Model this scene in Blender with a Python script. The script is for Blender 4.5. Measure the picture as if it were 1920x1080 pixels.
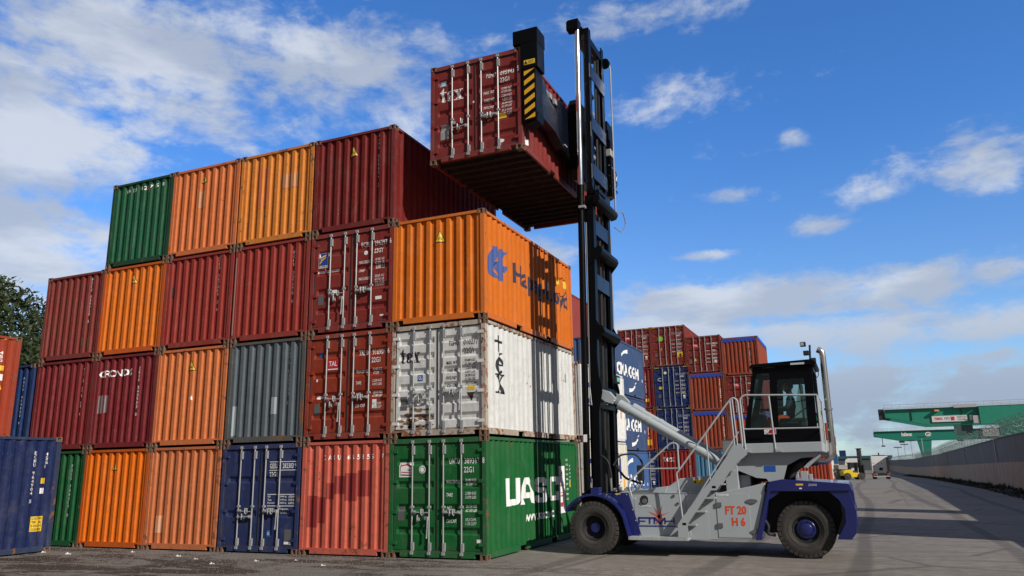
import bpy, bmesh, math, random
from mathutils import Vector, Matrix
R = math.radians
S = bpy.context.scene
C = S.collection
for o in list(bpy.data.objects): bpy.data.objects.remove(o)

# ------------------------------------------------------------------ camera
CAM = Vector((7.357, -15.405, 1.882))
yaw, pitch, roll = -0.409, 0.229, -0.018
fw = Vector((math.sin(yaw)*math.cos(pitch), math.cos(yaw)*math.cos(pitch), math.sin(pitch)))
r0 = Vector((math.cos(yaw), -math.sin(yaw), 0)); u0 = r0.cross(fw)
rt = r0*math.cos(roll) + u0*math.sin(roll); up = -r0*math.sin(roll) + u0*math.cos(roll)
cam = bpy.data.objects.new('camera', bpy.data.cameras.new('camera')); C.objects.link(cam)
cam.matrix_world = Matrix(((rt.x, up.x, -fw.x, CAM.x), (rt.y, up.y, -fw.y, CAM.y), (rt.z, up.z, -fw.z, CAM.z), (0, 0, 0, 1)))
cam.data.sensor_width = 36; cam.data.lens = 1450.2/1920*36
cam.data.clip_start = 0.1; cam.data.clip_end = 6000
S.camera = cam

# ------------------------------------------------------------------ node helpers
class NT:
    def __init__(s, tree): s.t = tree; s.n = tree.nodes; s.l = tree.links
    def new(s, typ, **kw):
        n = s.n.new(typ)
        for k, v in kw.items(): setattr(n, k, v)
        return n
    def put(s, sock, v):
        if v is None: return
        if hasattr(v, 'links') or isinstance(v, bpy.types.NodeSocket): s.l.new(v, sock)
        else:
            if isinstance(v, (tuple, list)) and len(v) == 3 and sock.type == 'RGBA': v = (*v, 1)
            sock.default_value = v
    def m(s, op, a, b=None, c=None, clamp=False):
        n = s.new('ShaderNodeMath', operation=op); n.use_clamp = clamp
        s.put(n.inputs[0], a); s.put(n.inputs[1], b); s.put(n.inputs[2], c); return n.outputs[0]
    def vm(s, op, a, b=None):
        n = s.new('ShaderNodeVectorMath', operation=op); s.put(n.inputs[0], a); s.put(n.inputs[1], b); return n.outputs[0]
    def noise(s, vec, scale, detail=4, rough=.55, dist=0):
        n = s.new('ShaderNodeTexNoise'); s.put(n.inputs['Vector'], vec)
        n.inputs['Scale'].default_value = scale; n.inputs['Detail'].default_value = detail
        n.inputs['Roughness'].default_value = rough; n.inputs['Distortion'].default_value = dist
        return n.outputs['Fac']
    def ramp(s, f, a, b, x=0., y=1.):
        n = s.new('ShaderNodeMapRange'); n.interpolation_type = 'SMOOTHSTEP'
        s.put(n.inputs[0], f); n.inputs[1].default_value = a; n.inputs[2].default_value = b
        n.inputs[3].default_value = x; n.inputs[4].default_value = y; return n.outputs[0]
    def mix(s, f, a, b, mode='MIX'):
        n = s.new('ShaderNodeMix', data_type='RGBA', blend_type=mode)
        s.put(n.inputs[0], f); s.put(n.inputs[6], a); s.put(n.inputs[7], b); return n.outputs[2]
    def scale(s, vec, k):
        n = s.new('ShaderNodeMapping'); s.put(n.inputs[0], vec); n.inputs['Scale'].default_value = k; return n.outputs[0]

# ------------------------------------------------------------------ world, sun, exposure
SUNV = Vector((1.03, -0.47, 0.69)).normalized()
SEL = math.asin(SUNV.z); SAZ = math.atan2(SUNV.x, SUNV.y)
W = bpy.data.worlds.new('World'); S.world = W; W.use_nodes = True
T = NT(W.node_tree); T.n.clear()
sky = T.new('ShaderNodeTexSky', sky_type='NISHITA'); sky.sun_disc = False
sky.sun_elevation = SEL; sky.sun_rotation = SAZ; sky.air_density = 1.0; sky.dust_density = 0.35; sky.ozone_density = 2.0
tc = T.new('ShaderNodeTexCoord'); D = T.vm('NORMALIZE', tc.outputs['Generated'])
sx = T.new('ShaderNodeSeparateXYZ'); T.l.new(D, sx.inputs[0])
az = T.m('MULTIPLY', T.m('ARCTAN2', sx.outputs[0], sx.outputs[1]), 57.2958)
el = T.m('MULTIPLY', T.m('ARCSINE', sx.outputs[2]), 57.2958)
# clouds: soft patches by azimuth / elevation in degrees (az, el, half width, half height, strength)
BL = [(-50, 27.5, 15, 5.4, 1.1), (-37, 28, 11, 5.4, 1.0), (-29, 29, 5, 3, .6), (-58, 21.5, 9, 6, 1.2), (-59, 14, 9, 5, 1.25), (-50, 10, 12, 5, .8), (-44, 17.5, 5, 1.4, .8), (-33, 24, 7, 2, .5),
      (-3.5, 11.6, 15.5, 1.8, 1.35), (-12, 9.0, 9, 2.8, 1.2), (3.2, 18.2, 4.4, 1.4, .95), (9.6, 18.6, 4.5, 2.2, .9), (-1.8, 22.1, 1.9, .9, .95), (-11, 26.0, 6, 3.2, .48), (-13, 32, 9, 2.0, .85),
      (-7, 19, 3, .6, .7), (4, 8.2, 16, 2.0, .95), (2, 4.0, 26, 3.8, 1.15), (-22, 15.6, 4.5, 2.2, .8), (-8.8, 14.8, 2.4, .5, .8), (-1, 16.2, 2.4, 1.1, .65),
      (38, 24, 14, 8, 1.1), (75, 24, 26, 14, 1.5), (130, 22, 36, 16, 1.6), (175, 26, 30, 18, 1.6), (-175, 26, 30, 18, 1.6), (-130, 24, 36, 18, 1.5), (-88, 22, 14, 12, 1.2), (140, 60, 60, 18, 1.1), (-130, 60, 60, 18, 1.1)]  # last row: clouds outside the view, added for a more neutral fill
msk = None
for a, e, sa, se, k in BL:
    d1 = T.m('DIVIDE', T.m('SUBTRACT', az, a), sa); d2 = T.m('DIVIDE', T.m('SUBTRACT', el, e), se)
    g = T.m('MULTIPLY', T.m('EXPONENT', T.m('MULTIPLY', T.m('ADD', T.m('MULTIPLY', d1, d1), T.m('MULTIPLY', d2, d2)), -1.)), k)
    msk = g if msk is None else T.m('MAXIMUM', msk, g)
den = T.m('ADD', sx.outputs[2], .12)
cv = T.new('ShaderNodeCombineXYZ'); T.l.new(T.m('DIVIDE', sx.outputs[0], den), cv.inputs[0]); T.l.new(T.m('DIVIDE', sx.outputs[1], den), cv.inputs[1])
n1 = T.noise(cv.outputs[0], 1.9, 9, .56, .35)
n2 = T.noise(T.scale(D, (8, 8, 17)), 1.0, 10, .6, .35)
n3_ = T.noise(T.scale(D, (26, 26, 48)), 1.0, 6, .62, .3)
nn = T.m('ADD', T.m('ADD', T.m('MULTIPLY', n1, .22), T.m('MULTIPLY', n2, .50)), T.m('MULTIPLY', n3_, .28))
cden = T.m('ADD', T.m('MULTIPLY', T.m('SUBTRACT', nn, .5), 4.8), T.m('SUBTRACT', T.m('MULTIPLY', msk, 1.2), .46))
cfac = T.m('MULTIPLY', T.ramp(cden, -.08, .85), .9)
shade = T.ramp(T.noise(T.scale(D, (5, 5, 18)), 1.0, 5, .55), .38, .62)
low = T.ramp(el, 3., 13., 1., 0.)
grey = T.m('MAXIMUM', T.m('MULTIPLY', shade, .55), T.m('MULTIPLY', low, .8))
ccol = T.mix(grey, (.84, .90, 1.0), (.33, .42, .59))
tint = T.mix(1.0, sky.outputs[0], T.mix(T.ramp(el, 6., 26.), (.62, .83, 1.10), (.38, .77, 1.26)), 'MULTIPLY')
# unseen sky around and above the view: dim grey cloud added to cut fill
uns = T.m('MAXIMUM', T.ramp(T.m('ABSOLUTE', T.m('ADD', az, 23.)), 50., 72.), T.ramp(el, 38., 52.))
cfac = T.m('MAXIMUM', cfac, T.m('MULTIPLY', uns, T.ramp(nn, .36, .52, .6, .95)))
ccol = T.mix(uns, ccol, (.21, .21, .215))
b1 = T.new('ShaderNodeBackground'); T.l.new(tint, b1.inputs[0]); b1.inputs[1].default_value = .15
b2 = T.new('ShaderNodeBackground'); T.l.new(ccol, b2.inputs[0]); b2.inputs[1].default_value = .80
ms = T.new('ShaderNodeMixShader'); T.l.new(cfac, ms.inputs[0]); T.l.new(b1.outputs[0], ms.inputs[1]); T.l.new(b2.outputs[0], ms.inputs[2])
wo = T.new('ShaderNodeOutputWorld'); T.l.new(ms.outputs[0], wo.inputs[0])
sl = bpy.data.lights.new('sun', 'SUN'); sl.energy = 4.2; sl.angle = R(.5); sl.color = (1, .94, .86)
sun = bpy.data.objects.new('sun', sl); C.objects.link(sun); sun.rotation_euler = SUNV.to_track_quat('Z', 'Y').to_euler(); sun.location = (30, -30, 40)
S.view_settings.view_transform = 'Standard'; S.view_settings.look = 'None'; S.view_settings.exposure = 0.0; S.view_settings.gamma = 1

# ------------------------------------------------------------------ materials
MC = {}
def mat(name, col, rough=.5, metal=0., fade=.12, rust=0., rustcol=(.13, .05, .02), bump=.05, streak=.25, dirt=0., scale=1., spec=.5, coat=0.):
    key = (name, col, rough, metal, rust)
    if key in MC: return MC[key]
    m = bpy.data.materials.new(name); m.use_nodes = True; t = NT(m.node_tree)
    p = t.n['Principled BSDF']; tcn = t.new('ShaderNodeTexCoord'); oi = t.new('ShaderNodeObjectInfo')
    v = t.vm('ADD', tcn.outputs['Object'], t.vm('MULTIPLY', oi.outputs['Location'], (3.7, 1.3, 2.1)))
    a = t.noise(v, 1.1*scale, 6, .6); b = t.noise(t.scale(v, (9*scale, 9*scale, .5*scale)), 1., 4, .6)
    f = t.m('ADD', t.m('MULTIPLY', t.m('SUBTRACT', a, .5), fade*2.4), t.m('MULTIPLY', t.m('SUBTRACT', b, .5), streak*fade*8))
    g = t.m('ADD', f, 1.)
    mul = t.new('ShaderNodeVectorMath', operation='SCALE'); t.put(mul.inputs[0], col); t.l.new(g, mul.inputs['Scale'])
    c = mul.outputs[0]
    rn = t.noise(v, 7*scale, 10, .68)
    rn2 = t.noise(v, 1.7*scale, 3, .5)
    rg = rough
    if rust > 0:
        rf = t.ramp(t.m('ADD', t.m('MULTIPLY', rn, .62), t.m('MULTIPLY', rn2, .38)), .66-rust*.3, .70-rust*.3)
        rc = t.mix(t.noise(v, 25, 4), rustcol, tuple(x*2.1 for x in rustcol))
        c = t.mix(rf, c, rc)
        rg = t.m('ADD', t.m('MULTIPLY', rf, .9-rough), rough)
    if rust > 0 and scale == 1.:
        sf = t.m('MULTIPLY', t.ramp(t.noise(t.scale(v, (16, 16, .55)), 1., 3, .5), .64, .76), min(.75, .25+rust*2.2)); c = t.mix(t.m('MULTIPLY', sf, t.ramp(rn2, .40, .62)), c, tuple(x*.75+y_*.25 for x, y_ in zip(rustcol, col)))
    if rust > 0 and scale == 1.:
        c = t.mix(t.m('MULTIPLY', t.ramp(t.noise(t.scale(v, (26, 26, 9)), 1., 4, .7), .665, .70), .45), c, tuple(min(1, x*.5+.28) for x in col))
        c = t.mix(t.m('MULTIPLY', t.ramp(t.noise(t.scale(v, (3, 3, 1.1)), 1., 5, .6, .8), .54, .66), .22), c, tuple(min(1, x*1.1+.07) for x in col))
    if dirt > 0:
        df = t.ramp(t.m('ADD', t.m('MULTIPLY', a, .5), t.m('MULTIPLY', rn, .5)), .42, .68, 0, dirt)
        c = t.mix(df, c, (.09, .075, .06))
    rr = t.m('ADD', rg, t.m('MULTIPLY', t.m('SUBTRACT', a, .5), .25))
    t.l.new(c, p.inputs['Base Color']); t.l.new(rr, p.inputs['Roughness'])
    p.inputs['Metallic'].default_value = metal
    p.inputs['Specular IOR Level'].default_value = spec
    if coat: p.inputs['Coat Weight'].default_value = coat
    if bump:
        bn = t.new('ShaderNodeBump'); bn.inputs['Strength'].default_value = bump; bn.inputs['Distance'].default_value = .05
        t.l.new(t.m('ADD', t.noise(v, 2.3, 2), t.m('MULTIPLY', rn, .25)), bn.inputs['Height']); t.l.new(bn.outputs[0], p.inputs['Normal'])
    MC[key] = m; return m
def paint(name, col, rust=.12, fade=.19, dirt=.26): return mat(name, col, .62, 0, fade, rust, dirt=dirt, bump=.38, spec=.14)
def plain(name, col, rough=.5, metal=0., **k): return mat(name, col, rough, metal, fade=.05, bump=0, **k)
white_ink = mat('white_lettering', (.86, .86, .84), .6, fade=.1, bump=0, dirt=.12)
black_ink = mat('black_lettering', (.02, .02, .025), .6, fade=.1, bump=0)
galv = mat('galvanised_steel', (.42, .43, .43), .48, .35, fade=.14, rust=.02, bump=0, dirt=.15)
chrome = plain('chrome', (.82, .80, .79), .16, 1.)
rubber = mat('gasket_rubber', (.025, .025, .025), .7, fade=.2, bump=0)
black = mat('black_paint', (.0028, .003, .0038), .36, fade=.15, bump=.02, dirt=0, spec=.12)
blackmat = mat('black_plastic', (.015, .015, .016), .65, fade=.1, bump=0)
rusty = mat('rusty_casting', (.17, .10, .065), .8, fade=.25, rust=.3, bump=.2)
yellow = plain('yellow_sticker', (.75, .5, .03), .5)
darkplate = plain('data_plate', (.14, .14, .14), .45, .2)

# ------------------------------------------------------------------ mesh helpers
def link(o, parent=None, loc=None):
    C.objects.link(o)
    if parent is not None: o.parent = parent
    if loc is not None: o.location = loc
    return o
def root(name, label, cat, loc=(0, 0, 0), rz=0., group=None, kind=None):
    o = bpy.data.objects.new(name, None); o.empty_display_size = .3; C.objects.link(o)
    o.location = loc; o.rotation_euler = (0, 0, rz); o['label'] = label; o['category'] = cat
    if group: o['group'] = group
    if kind: o['kind'] = kind
    return o
def tag(o, label=None, cat=None, group=None, kind=None):
    for k, v in (('label', label), ('category', cat), ('group', group), ('kind', kind)):
        if v: o[k] = v
    return o
def meshof(name, bm, m=None, smooth=False):
    me = bpy.data.meshes.new(name); bm.to_mesh(me); bm.free(); me.materials.append(m)
    if smooth:
        for p in me.polygons: p.use_smooth = True
    return me
def obj(name, bm, m, parent=None, loc=None, smooth=False, bevel=0, label=None):
    o = bpy.data.objects.new(name, meshof(name, bm, m, smooth)); link(o, parent, loc)
    if bevel:
        b = o.modifiers.new('bevel', 'BEVEL'); b.width = bevel; b.segments = 2; b.limit_method = 'ANGLE'; b.angle_limit = R(35)
    if smooth: smooth_angle(o)
    if label: o['label'] = label
    return o
def smooth_angle(o, deg=38):
    me = o.data; bm = bmesh.new(); bm.from_mesh(me)
    for e in bm.edges:
        if len(e.link_faces) == 2 and e.calc_face_angle(0) > R(deg): e.smooth = False
    bm.to_mesh(me); bm.free()
def shared(name, me, m, parent, loc=None):
    o = bpy.data.objects.new(name, me); link(o, parent, loc)
    if len(me.materials):
        o.material_slots[0].link = 'OBJECT'; o.material_slots[0].material = m
    return o
def box(bm, x0, x1, y0, y1, z0, z1):
    v = [bm.verts.new(p) for p in ((x0, y0, z0), (x1, y0, z0), (x1, y1, z0), (x0, y1, z0), (x0, y0, z1), (x1, y0, z1), (x1, y1, z1), (x0, y1, z1))]
    for f in ((3, 2, 1, 0), (4, 5, 6, 7), (0, 1, 5, 4), (1, 2, 6, 5), (2, 3, 7, 6), (3, 0, 4, 7)): bm.faces.new([v[i] for i in f])
def BM(*boxes):
    bm = bmesh.new()
    for b in boxes: box(bm, *b)
    return bm
def prism(bm, pts, a, b, axis='y'):
    def P(p, t): return {'y': (p[0], t, p[1]), 'x': (t, p[0], p[1]), 'z': (p[0], p[1], t)}[axis]
    A = [bm.verts.new(P(p, a)) for p in pts]; B = [bm.verts.new(P(p, b)) for p in pts]
    n = len(pts); fs = [bm.faces.new(A), bm.faces.new(B[::-1])]
    for i in range(n): fs.append(bm.faces.new((A[i], B[i], B[(i+1) % n], A[(i+1) % n])))
    bmesh.ops.recalc_face_normals(bm, faces=fs)
def PR(pts, a, b, axis='y'):
    bm = bmesh.new(); prism(bm, pts, a, b, axis); return bm
def fillet(pts, rad, n=5, closed=False):
    pts = [Vector(p) for p in pts]; out = [pts[0]]
    for i in range(1, len(pts)-1):
        a, b, c = pts[i-1], pts[i], pts[i+1]; u = (a-b); w = (c-b)
        r = min(rad, u.length*.45, w.length*.45); p = b+u.normalized()*r; q = b+w.normalized()*r
        for k in range(n+1):
            t = k/n; out.append(p*(1-t)**2 + b*2*t*(1-t) + q*t*t)
    out.append(pts[-1]); return out
def tube(bm, pts, r, n=10, cap=True):
    pts = [Vector(p) for p in pts]; rings = []
    t = (pts[1]-pts[0]).normalized(); nx = t.orthogonal().normalized()
    for i, p in enumerate(pts):
        if i == 0: d = pts[1]-p
        elif i == len(pts)-1: d = p-pts[i-1]
        else: d = (pts[i+1]-p).normalized()+(p-pts[i-1]).normalized()
        d.normalize(); nx = (nx-d*nx.dot(d)).normalized(); ny = d.cross(nx)
        rr = r[i] if isinstance(r, (list, tuple)) else r
        rings.append([bm.verts.new(p+(nx*math.cos(k*math.tau/n)+ny*math.sin(k*math.tau/n))*rr) for k in range(n)])
    for a, b in zip(rings, rings[1:]):
        for k in range(n): bm.faces.new((a[k], a[(k+1) % n], b[(k+1) % n], b[k]))
    if cap: bm.faces.new(rings[0][::-1]); bm.faces.new(rings[-1])
def TB(pts, r, n=10, fil=0):
    bm = bmesh.new(); tube(bm, fillet(pts, fil) if fil else pts, r, n); return bm
def lathe(bm, prof, c, axis='y', n=40, close=False):
    # prof: list of (radius, offset along axis)
    rings = []
    for r, o in prof:
        ring = []
        for k in range(n):
            a = k*math.tau/n; ca, sa = math.cos(a)*r, math.sin(a)*r
            p = {'y': (ca, o, sa), 'x': (o, ca, sa), 'z': (ca, sa, o)}[axis]; ring.append(bm.verts.new((c[0]+p[0], c[1]+p[1], c[2]+p[2])))
        rings.append(ring)
    fs = []
    for a, b in zip(rings, rings[1:]):
        for k in range(n): fs.append(bm.faces.new((a[k], b[k], b[(k+1) % n], a[(k+1) % n])))
    if close: fs.append(bm.faces.new(rings[0])); fs.append(bm.faces.new(rings[-1][::-1]))
    bmesh.ops.recalc_face_normals(bm, faces=fs)
def LA(prof, c=(0, 0, 0), axis='y', n=40, close=False):
    bm = bmesh.new(); lathe(bm, prof, c, axis, n, close); return bm

# ------------------------------------------------------------------ lettering
TC = {}
def text_mesh(s, bold=0.):
    k = (s, bold)
    if k not in TC:
        cu = bpy.data.curves.new('t', 'FONT'); cu.body = s; cu.fill_mode = 'FRONT'; cu.dimensions = '2D'; cu.resolution_u = 2; cu.offset = bold
        o = bpy.data.objects.new('t', cu); C.objects.link(o); bpy.context.view_layer.update()
        me = bpy.data.meshes.new_from_object(o); bpy.data.objects.remove(o); bpy.data.curves.remove(cu)
        v = [tuple(x.co) for x in me.vertices]; f = [tuple(p.vertices) for p in me.polygons]; bpy.data.meshes.remove(me); TC[k] = (v, f)
    return TC[k]
def glyph_add(bm, v, f, x, z, h, w, slant=0.):
    x0 = min(p[0] for p in v); x1 = max(p[0] for p in v); y0 = min(p[1] for p in v); y1 = max(p[1] for p in v)
    sy = h/max(y1-y0, 1e-6); sx_ = (w/max(x1-x0, 1e-6)) if w else sy*.8
    V = [bm.verts.new((x+(p[0]-x0)*sx_+slant*(p[1]-y0)*sy, 0, z+(p[1]-y0)*sy)) for p in v]
    for q in f:
        try: bm.faces.new([V[i] for i in q])
        except ValueError: pass
def poly2(bm, pts):
    try: bm.faces.new([bm.verts.new((p[0], 0, p[1])) for p in pts])
    except ValueError: pass
def stroke(bm, pts, ws):
    # variable width stroke
    P = [Vector(p) for p in pts]
    if not isinstance(ws, (list, tuple)): ws = [ws]*len(P)
    L_ = []; R_ = []
    for i, p in enumerate(P):
        d = (P[min(i+1, len(P)-1)]-P[max(i-1, 0)]).normalized(); n = Vector((-d.y, d.x))*ws[i]/2
        L_.append(p+n); R_.append(p-n)
    for i in range(len(P)-1): poly2(bm, (L_[i], L_[i+1], R_[i+1], R_[i]))
def arc(cx, cy, rx, ry, a0, a1, n=14):
    return [(cx+rx*math.cos(R(a0+(a1-a0)*i/n)), cy+ry*math.sin(R(a0+(a1-a0)*i/n))) for i in range(n+1)]
def tex_word(bm, x, z, h, w):
    # bold serif 't e x' drawn in a 1 x 1 box
    def q(pts): return [(x+a*w, z+b*h) for a, b in pts]
    k = w
    poly2(bm, q([(.07, .66), (.0, .66), (.0, .72), (.08, .80), (.15, 1.), (.18, 1.), (.18, .66)]))
    poly2(bm, q([(.07, .66), (.18, .66), (.18, .16), (.07, .16)])); poly2(bm, q([(.18, .73), (.29, .73), (.29, .66), (.18, .66)]))
    stroke(bm, q(arc(.195, .17, .07, .13, 180, 335, 10)), [k*t_ for t_ in (.11, .11, .105, .09, .075, .06, .045, .035, .03, .025, .02)])
    stroke(bm, q(arc(.455, .36, .095, .33, 8, 325, 24)), [k*(.03+.075*abs(math.cos(R(8+i*13.2)))) for i in range(25)])
    poly2(bm, q([(.38, .37), (.55, .37), (.55, .43), (.38, .43)]))
    poly2(bm, q([(.66, .68), (.78, .68), (.98, .04), (.86, .04)])); poly2(bm, q([(.92, .68), (.965, .68), (.735, .04), (.69, .04)]))
    for x0_, x1_, z0_, z1_ in ((.61, .82, .66, .72), (.86, 1.02, .66, .72), (.62, .79, 0, .06), (.82, 1.04, 0, .06)): poly2(bm, q([(x0_, z0_), (x1_, z0_), (x1_, z1_), (x0_, z1_)]))
def segs(pts, w_):
    o_ = []
    for a, b in zip(pts, pts[1:]):
        a, b = Vector(a), Vector(b); e = (b-a).normalized()*w_*.48; o_.append(('s', [tuple(a-e), tuple(b+e)], w_))
    return o_
def shapes(items):
    bm = bmesh.new()
    for it in items:
        k = it[0]
        if k == 't': v, f = text_mesh(it[1], it[6] if len(it) > 6 else .012); glyph_add(bm, v, f, it[2], it[3], it[4], it[5], it[7] if len(it) > 7 else 0)
        elif k == 'v':
            s, x, zt, h, step = it[1:6]; w = it[6] if len(it) > 6 else h*.62
            z = zt-h
            for ch in s:
                if ch != ' ':
                    v, f = text_mesh(ch, .012); glyph_add(bm, v, f, x, z, h, w*(.3 if ch in 'I1' else 1))
                z -= step
        elif k == 'p': poly2(bm, it[1])
        elif k == 'r': poly2(bm, [(it[1], it[3]), (it[2], it[3]), (it[2], it[4]), (it[1], it[4])])
        elif k == 'c': poly2(bm, arc(it[1], it[2], it[3], it[3] if len(it) < 5 else it[4], 0, 345, 23))
        elif k == 'o': stroke(bm, arc(it[1], it[2], it[3], it[4] if len(it) > 5 else it[3], 0, 360, 24), it[-1])
        elif k == 's': stroke(bm, it[1], it[2])
        elif k == 'tex': tex_word(bm, *it[1:5])
    return bm
def cut(bm, xs, zs):
    bm.normal_update(); bmesh.ops.triangulate(bm, faces=bm.faces[:])
    for x in xs:
        bmesh.ops.bisect_plane(bm, geom=bm.verts[:]+bm.edges[:]+bm.faces[:], plane_co=(x, 0, 0), plane_no=(1, 0, 0), dist=1e-5)
    for z in zs:
        bmesh.ops.bisect_plane(bm, geom=bm.verts[:]+bm.edges[:]+bm.faces[:], plane_co=(0, 0, z), plane_no=(0, 0, 1), dist=1e-5)
    bm.normal_update(); bmesh.ops.triangulate(bm, faces=[f for f in bm.faces if len(f.verts) > 4])

# ------------------------------------------------------------------ container geometry
CW, CL20, CL40, CH, CHH = 2.438, 6.058, 12.192, 2.591, 2.896
EPS = .005
def lin(t, br):
    if t <= br[0][0]: return br[0][1]
    for (a, da), (b, db) in zip(br, br[1:]):
        if t <= b: return da+(db-da)*(t-a)/(b-a)
    return br[-1][1]
def corr(t0, t1, outer, slope, inner, depth, base, thick=None):
    # breakpoints of a corrugation between t0 and t1 : (t, depth behind the outer plane)
    per = outer+inner+2*slope; n = int((t1-t0-outer)/per); k = (t1-t0)/(n*per+outer)
    o_, s_, i_ = outer*k, slope*k, inner*k; br = []; t = t0
    for j in range(n):
        br += [(t, base), (t+o_, base), (t+o_+s_, base+depth), (t+o_+s_+i_, base+depth)]; t += o_+2*s_+i_
    br += [(t, base), (t1, base)]
    return br
PC = {}
def end_prof(): 
    if 'e' not in PC: PC['e'] = corr(-CW/2+.10, CW/2-.10, .088, .03, .098, .045, .03)
    return PC['e']
def side_prof(L):
    k = ('s', L)
    if k not in PC: PC[k] = corr(.14, L-.14, .072, .068, .070, .036, .02)
    return PC[k]
def extr(br, z0, z1, P):
    bm = bmesh.new(); A = [bm.verts.new(P(t, d, z0)) for t, d in br]; B = [bm.verts.new(P(t, d, z1)) for t, d in br]
    for i in range(len(br)-1): bm.faces.new((A[i], A[i+1], B[i+1], B[i]))
    return bm
def door_profile(H, nb):
    # raised fields with pressed recess bands between, in z
    z0, z1 = .175, H-.135; n = nb+1; fld = (z1-z0-nb*.17)/n; br = []; z = z0
    for i in range(n):
        br += [(z, 0.)]; z += fld; br += [(z, 0.)]
        if i < nb: br += [(z+.045, .036), (z+.105, .036)]; z += .17
    return br
def mesh_cache(key, fn):
    if key not in PC: PC[key] = fn()
    return PC[key]
def frame_mesh(L, H, front):
    def f():
        b = []; w = CW/2; P = .10; zb = .035; zt = H-.02
        for sx_ in (-1, 1):
            x0, x1 = sorted((sx_*w, sx_*(w-P)))
            x0 += .004 if sx_ < 0 else 0; x1 -= .004 if sx_ > 0 else 0
            for y0, y1 in ((.006, .14), (L-.14, L-.006)): b.append((x0, x1, y0, y1, .118, H-.118))
            xi, xo = sorted((sx_*(w-.06), sx_*(w-.006)))
            b.append((xi, xo, .14, L-.14, H-.085, zt))              # top side rail
            segs = [.178, L*.5-1.2, L*.5-.84, L*.5+.84, L*.5+1.2, L-.178] if L < 8 else [.178, L-.178]
            for i in range(0, len(segs), 2): b.append((xi, xo, segs[i], segs[i+1], zb, .165))
            if L < 8:
                for i in (1, 3): b.append((xi, xo, segs[i], segs[i+1], .140, .165)); 
        for y0, y1 in ((.012, .10), (L-.10, L-.012)):
            b.append((-w+.30, w-.30, y0, y1, zb, .172 if front == 'door' else .165))
            b.append((-w+P, -w+.30, y0, y1, .122, .165)); b.append((w-.30, w-P, y0, y1, .122, .165))
            b.append((-w+P, w-P, y0, y1, H-(.125 if front == 'door' else .085), zt))
        bm = BM(*b); me = meshof('frame', bm); return me
    return mesh_cache(('frame', L, H, front), f)
def casting_mesh():
    def f():
        # block with oval holes shown as dark recesses on its outer faces (built as inset ring + pocket)
        bm = bmesh.new(); a = .178; hx = .162; hz = .118
        box(bm, 0, hx, 0, a, 0, hz)
        bm.faces.ensure_lookup_table()
        def pocket(face_pred, cu, cv, ru, rv):
            f0 = [f_ for f_ in bm.faces if face_pred(f_.normal)][0]
            r = bmesh.ops.inset_region(bm, faces=[f0], thickness=.022, depth=0)
            c = f0.calc_center_median()
            for v in f0.verts:
                d = v.co-c
                v.co = c+Vector((d.x*.62, d.y*.62, d.z*1.05))
            r = bmesh.ops.inset_region(bm, faces=[f0], thickness=.001, depth=-.07)
        bmesh.ops.recalc_face_normals(bm, faces=bm.faces[:])
        pocket(lambda n: n.y < -.9, 0, 0, 0, 0); pocket(lambda n: n.x < -.9, 0, 0, 0, 0)
        return meshof('corner_casting', bm)
    return mesh_cache('cast', f)
def side_mesh(L, H, s):
    def f():
        bm = extr(side_prof(L), .16, H-.085, lambda t, d, z: (s*(CW/2-d), t, z))
        fs = bm.faces[:]
        if s > 0: pass
        bmesh.ops.recalc_face_normals(bm, faces=fs)
        return meshof('side_panel', bm)
    return mesh_cache(('side', L, H, s), f)
def end_mesh(L, H, back, ztop=None):
    def f():
        bm = extr(end_prof(), .16, ztop or H-.085, lambda t, d, z: (t, (L-d) if back else d, z)); return meshof('end_panel', bm)
    return mesh_cache(('end', L, H, back, ztop), f)
def roof_mesh(L, H):
    def f():
        br = corr(.1, L-.1, .09, .03, .09, -.02, 0); bm = bmesh.new(); w = CW/2-.06
        A = [bm.verts.new((-w, t, H-.05-d)) for t, d in br]; B = [bm.verts.new((w, t, H-.05-d)) for t, d in br]
        for i in range(len(br)-1): bm.faces.new((A[i], B[i], B[i+1], A[i+1]))
        return meshof('roof_panel', bm)
    return mesh_cache(('roof', L, H), f)
def floor_mesh(L):
    def f():
        w = CW/2-.06; b = [(-w, w, .1, L-.1, .145, .160)]
        n = int(L/.36)
        for i in range(1, n): y = .1+(L-.2)*i/n; b.append((-w, w, y-.02, y+.02, .045, .144))
        return meshof('floor', BM(*b))
    return mesh_cache(('floor', L), f)
def door_mesh(H, nb, s):
    def f():
        zs = door_profile(H, nb); z0, z1 = zs[0][0], zs[-1][0]
        xa, xb = (.012, CW/2-.112) if s > 0 else (-CW/2+.112, -.012)
        xs = [(xa, 0), (xa+.075, 0), (xa+.12, 1), (xb-.12, 1), (xb-.075, 0), (xb, 0)]
        bm = bmesh.new(); V = [[bm.verts.new((x, .045+(d if k else 0), z)) for x, k in xs] for z, d in zs]
        for i in range(len(zs)-1):
            for j in range(5): bm.faces.new((V[i][j], V[i][j+1], V[i+1][j+1], V[i+1][j]))
        for e in range(2):   # door edges
            c = 0 if e == 0 else 5
            x = xs[c][0]; a = bm.verts.new((x, .10, z0)); b = bm.verts.new((x, .10, z1))
            bm.faces.new([V[i][c] for i in range(len(zs))]+[b, a])
        # hinges on the outer edge
        xo = CW/2-.112 if s > 0 else -CW/2+.112
        for i in range(4):
            z = .32+(H-.62)*i/3; xx = sorted((xo-s*.09, xo+s*.075)); box(bm, xx[0], xx[1], .002, .044, z-.035, z+.035)
        return meshof('door', bm)
    return mesh_cache(('door', H, nb, s), f)
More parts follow.
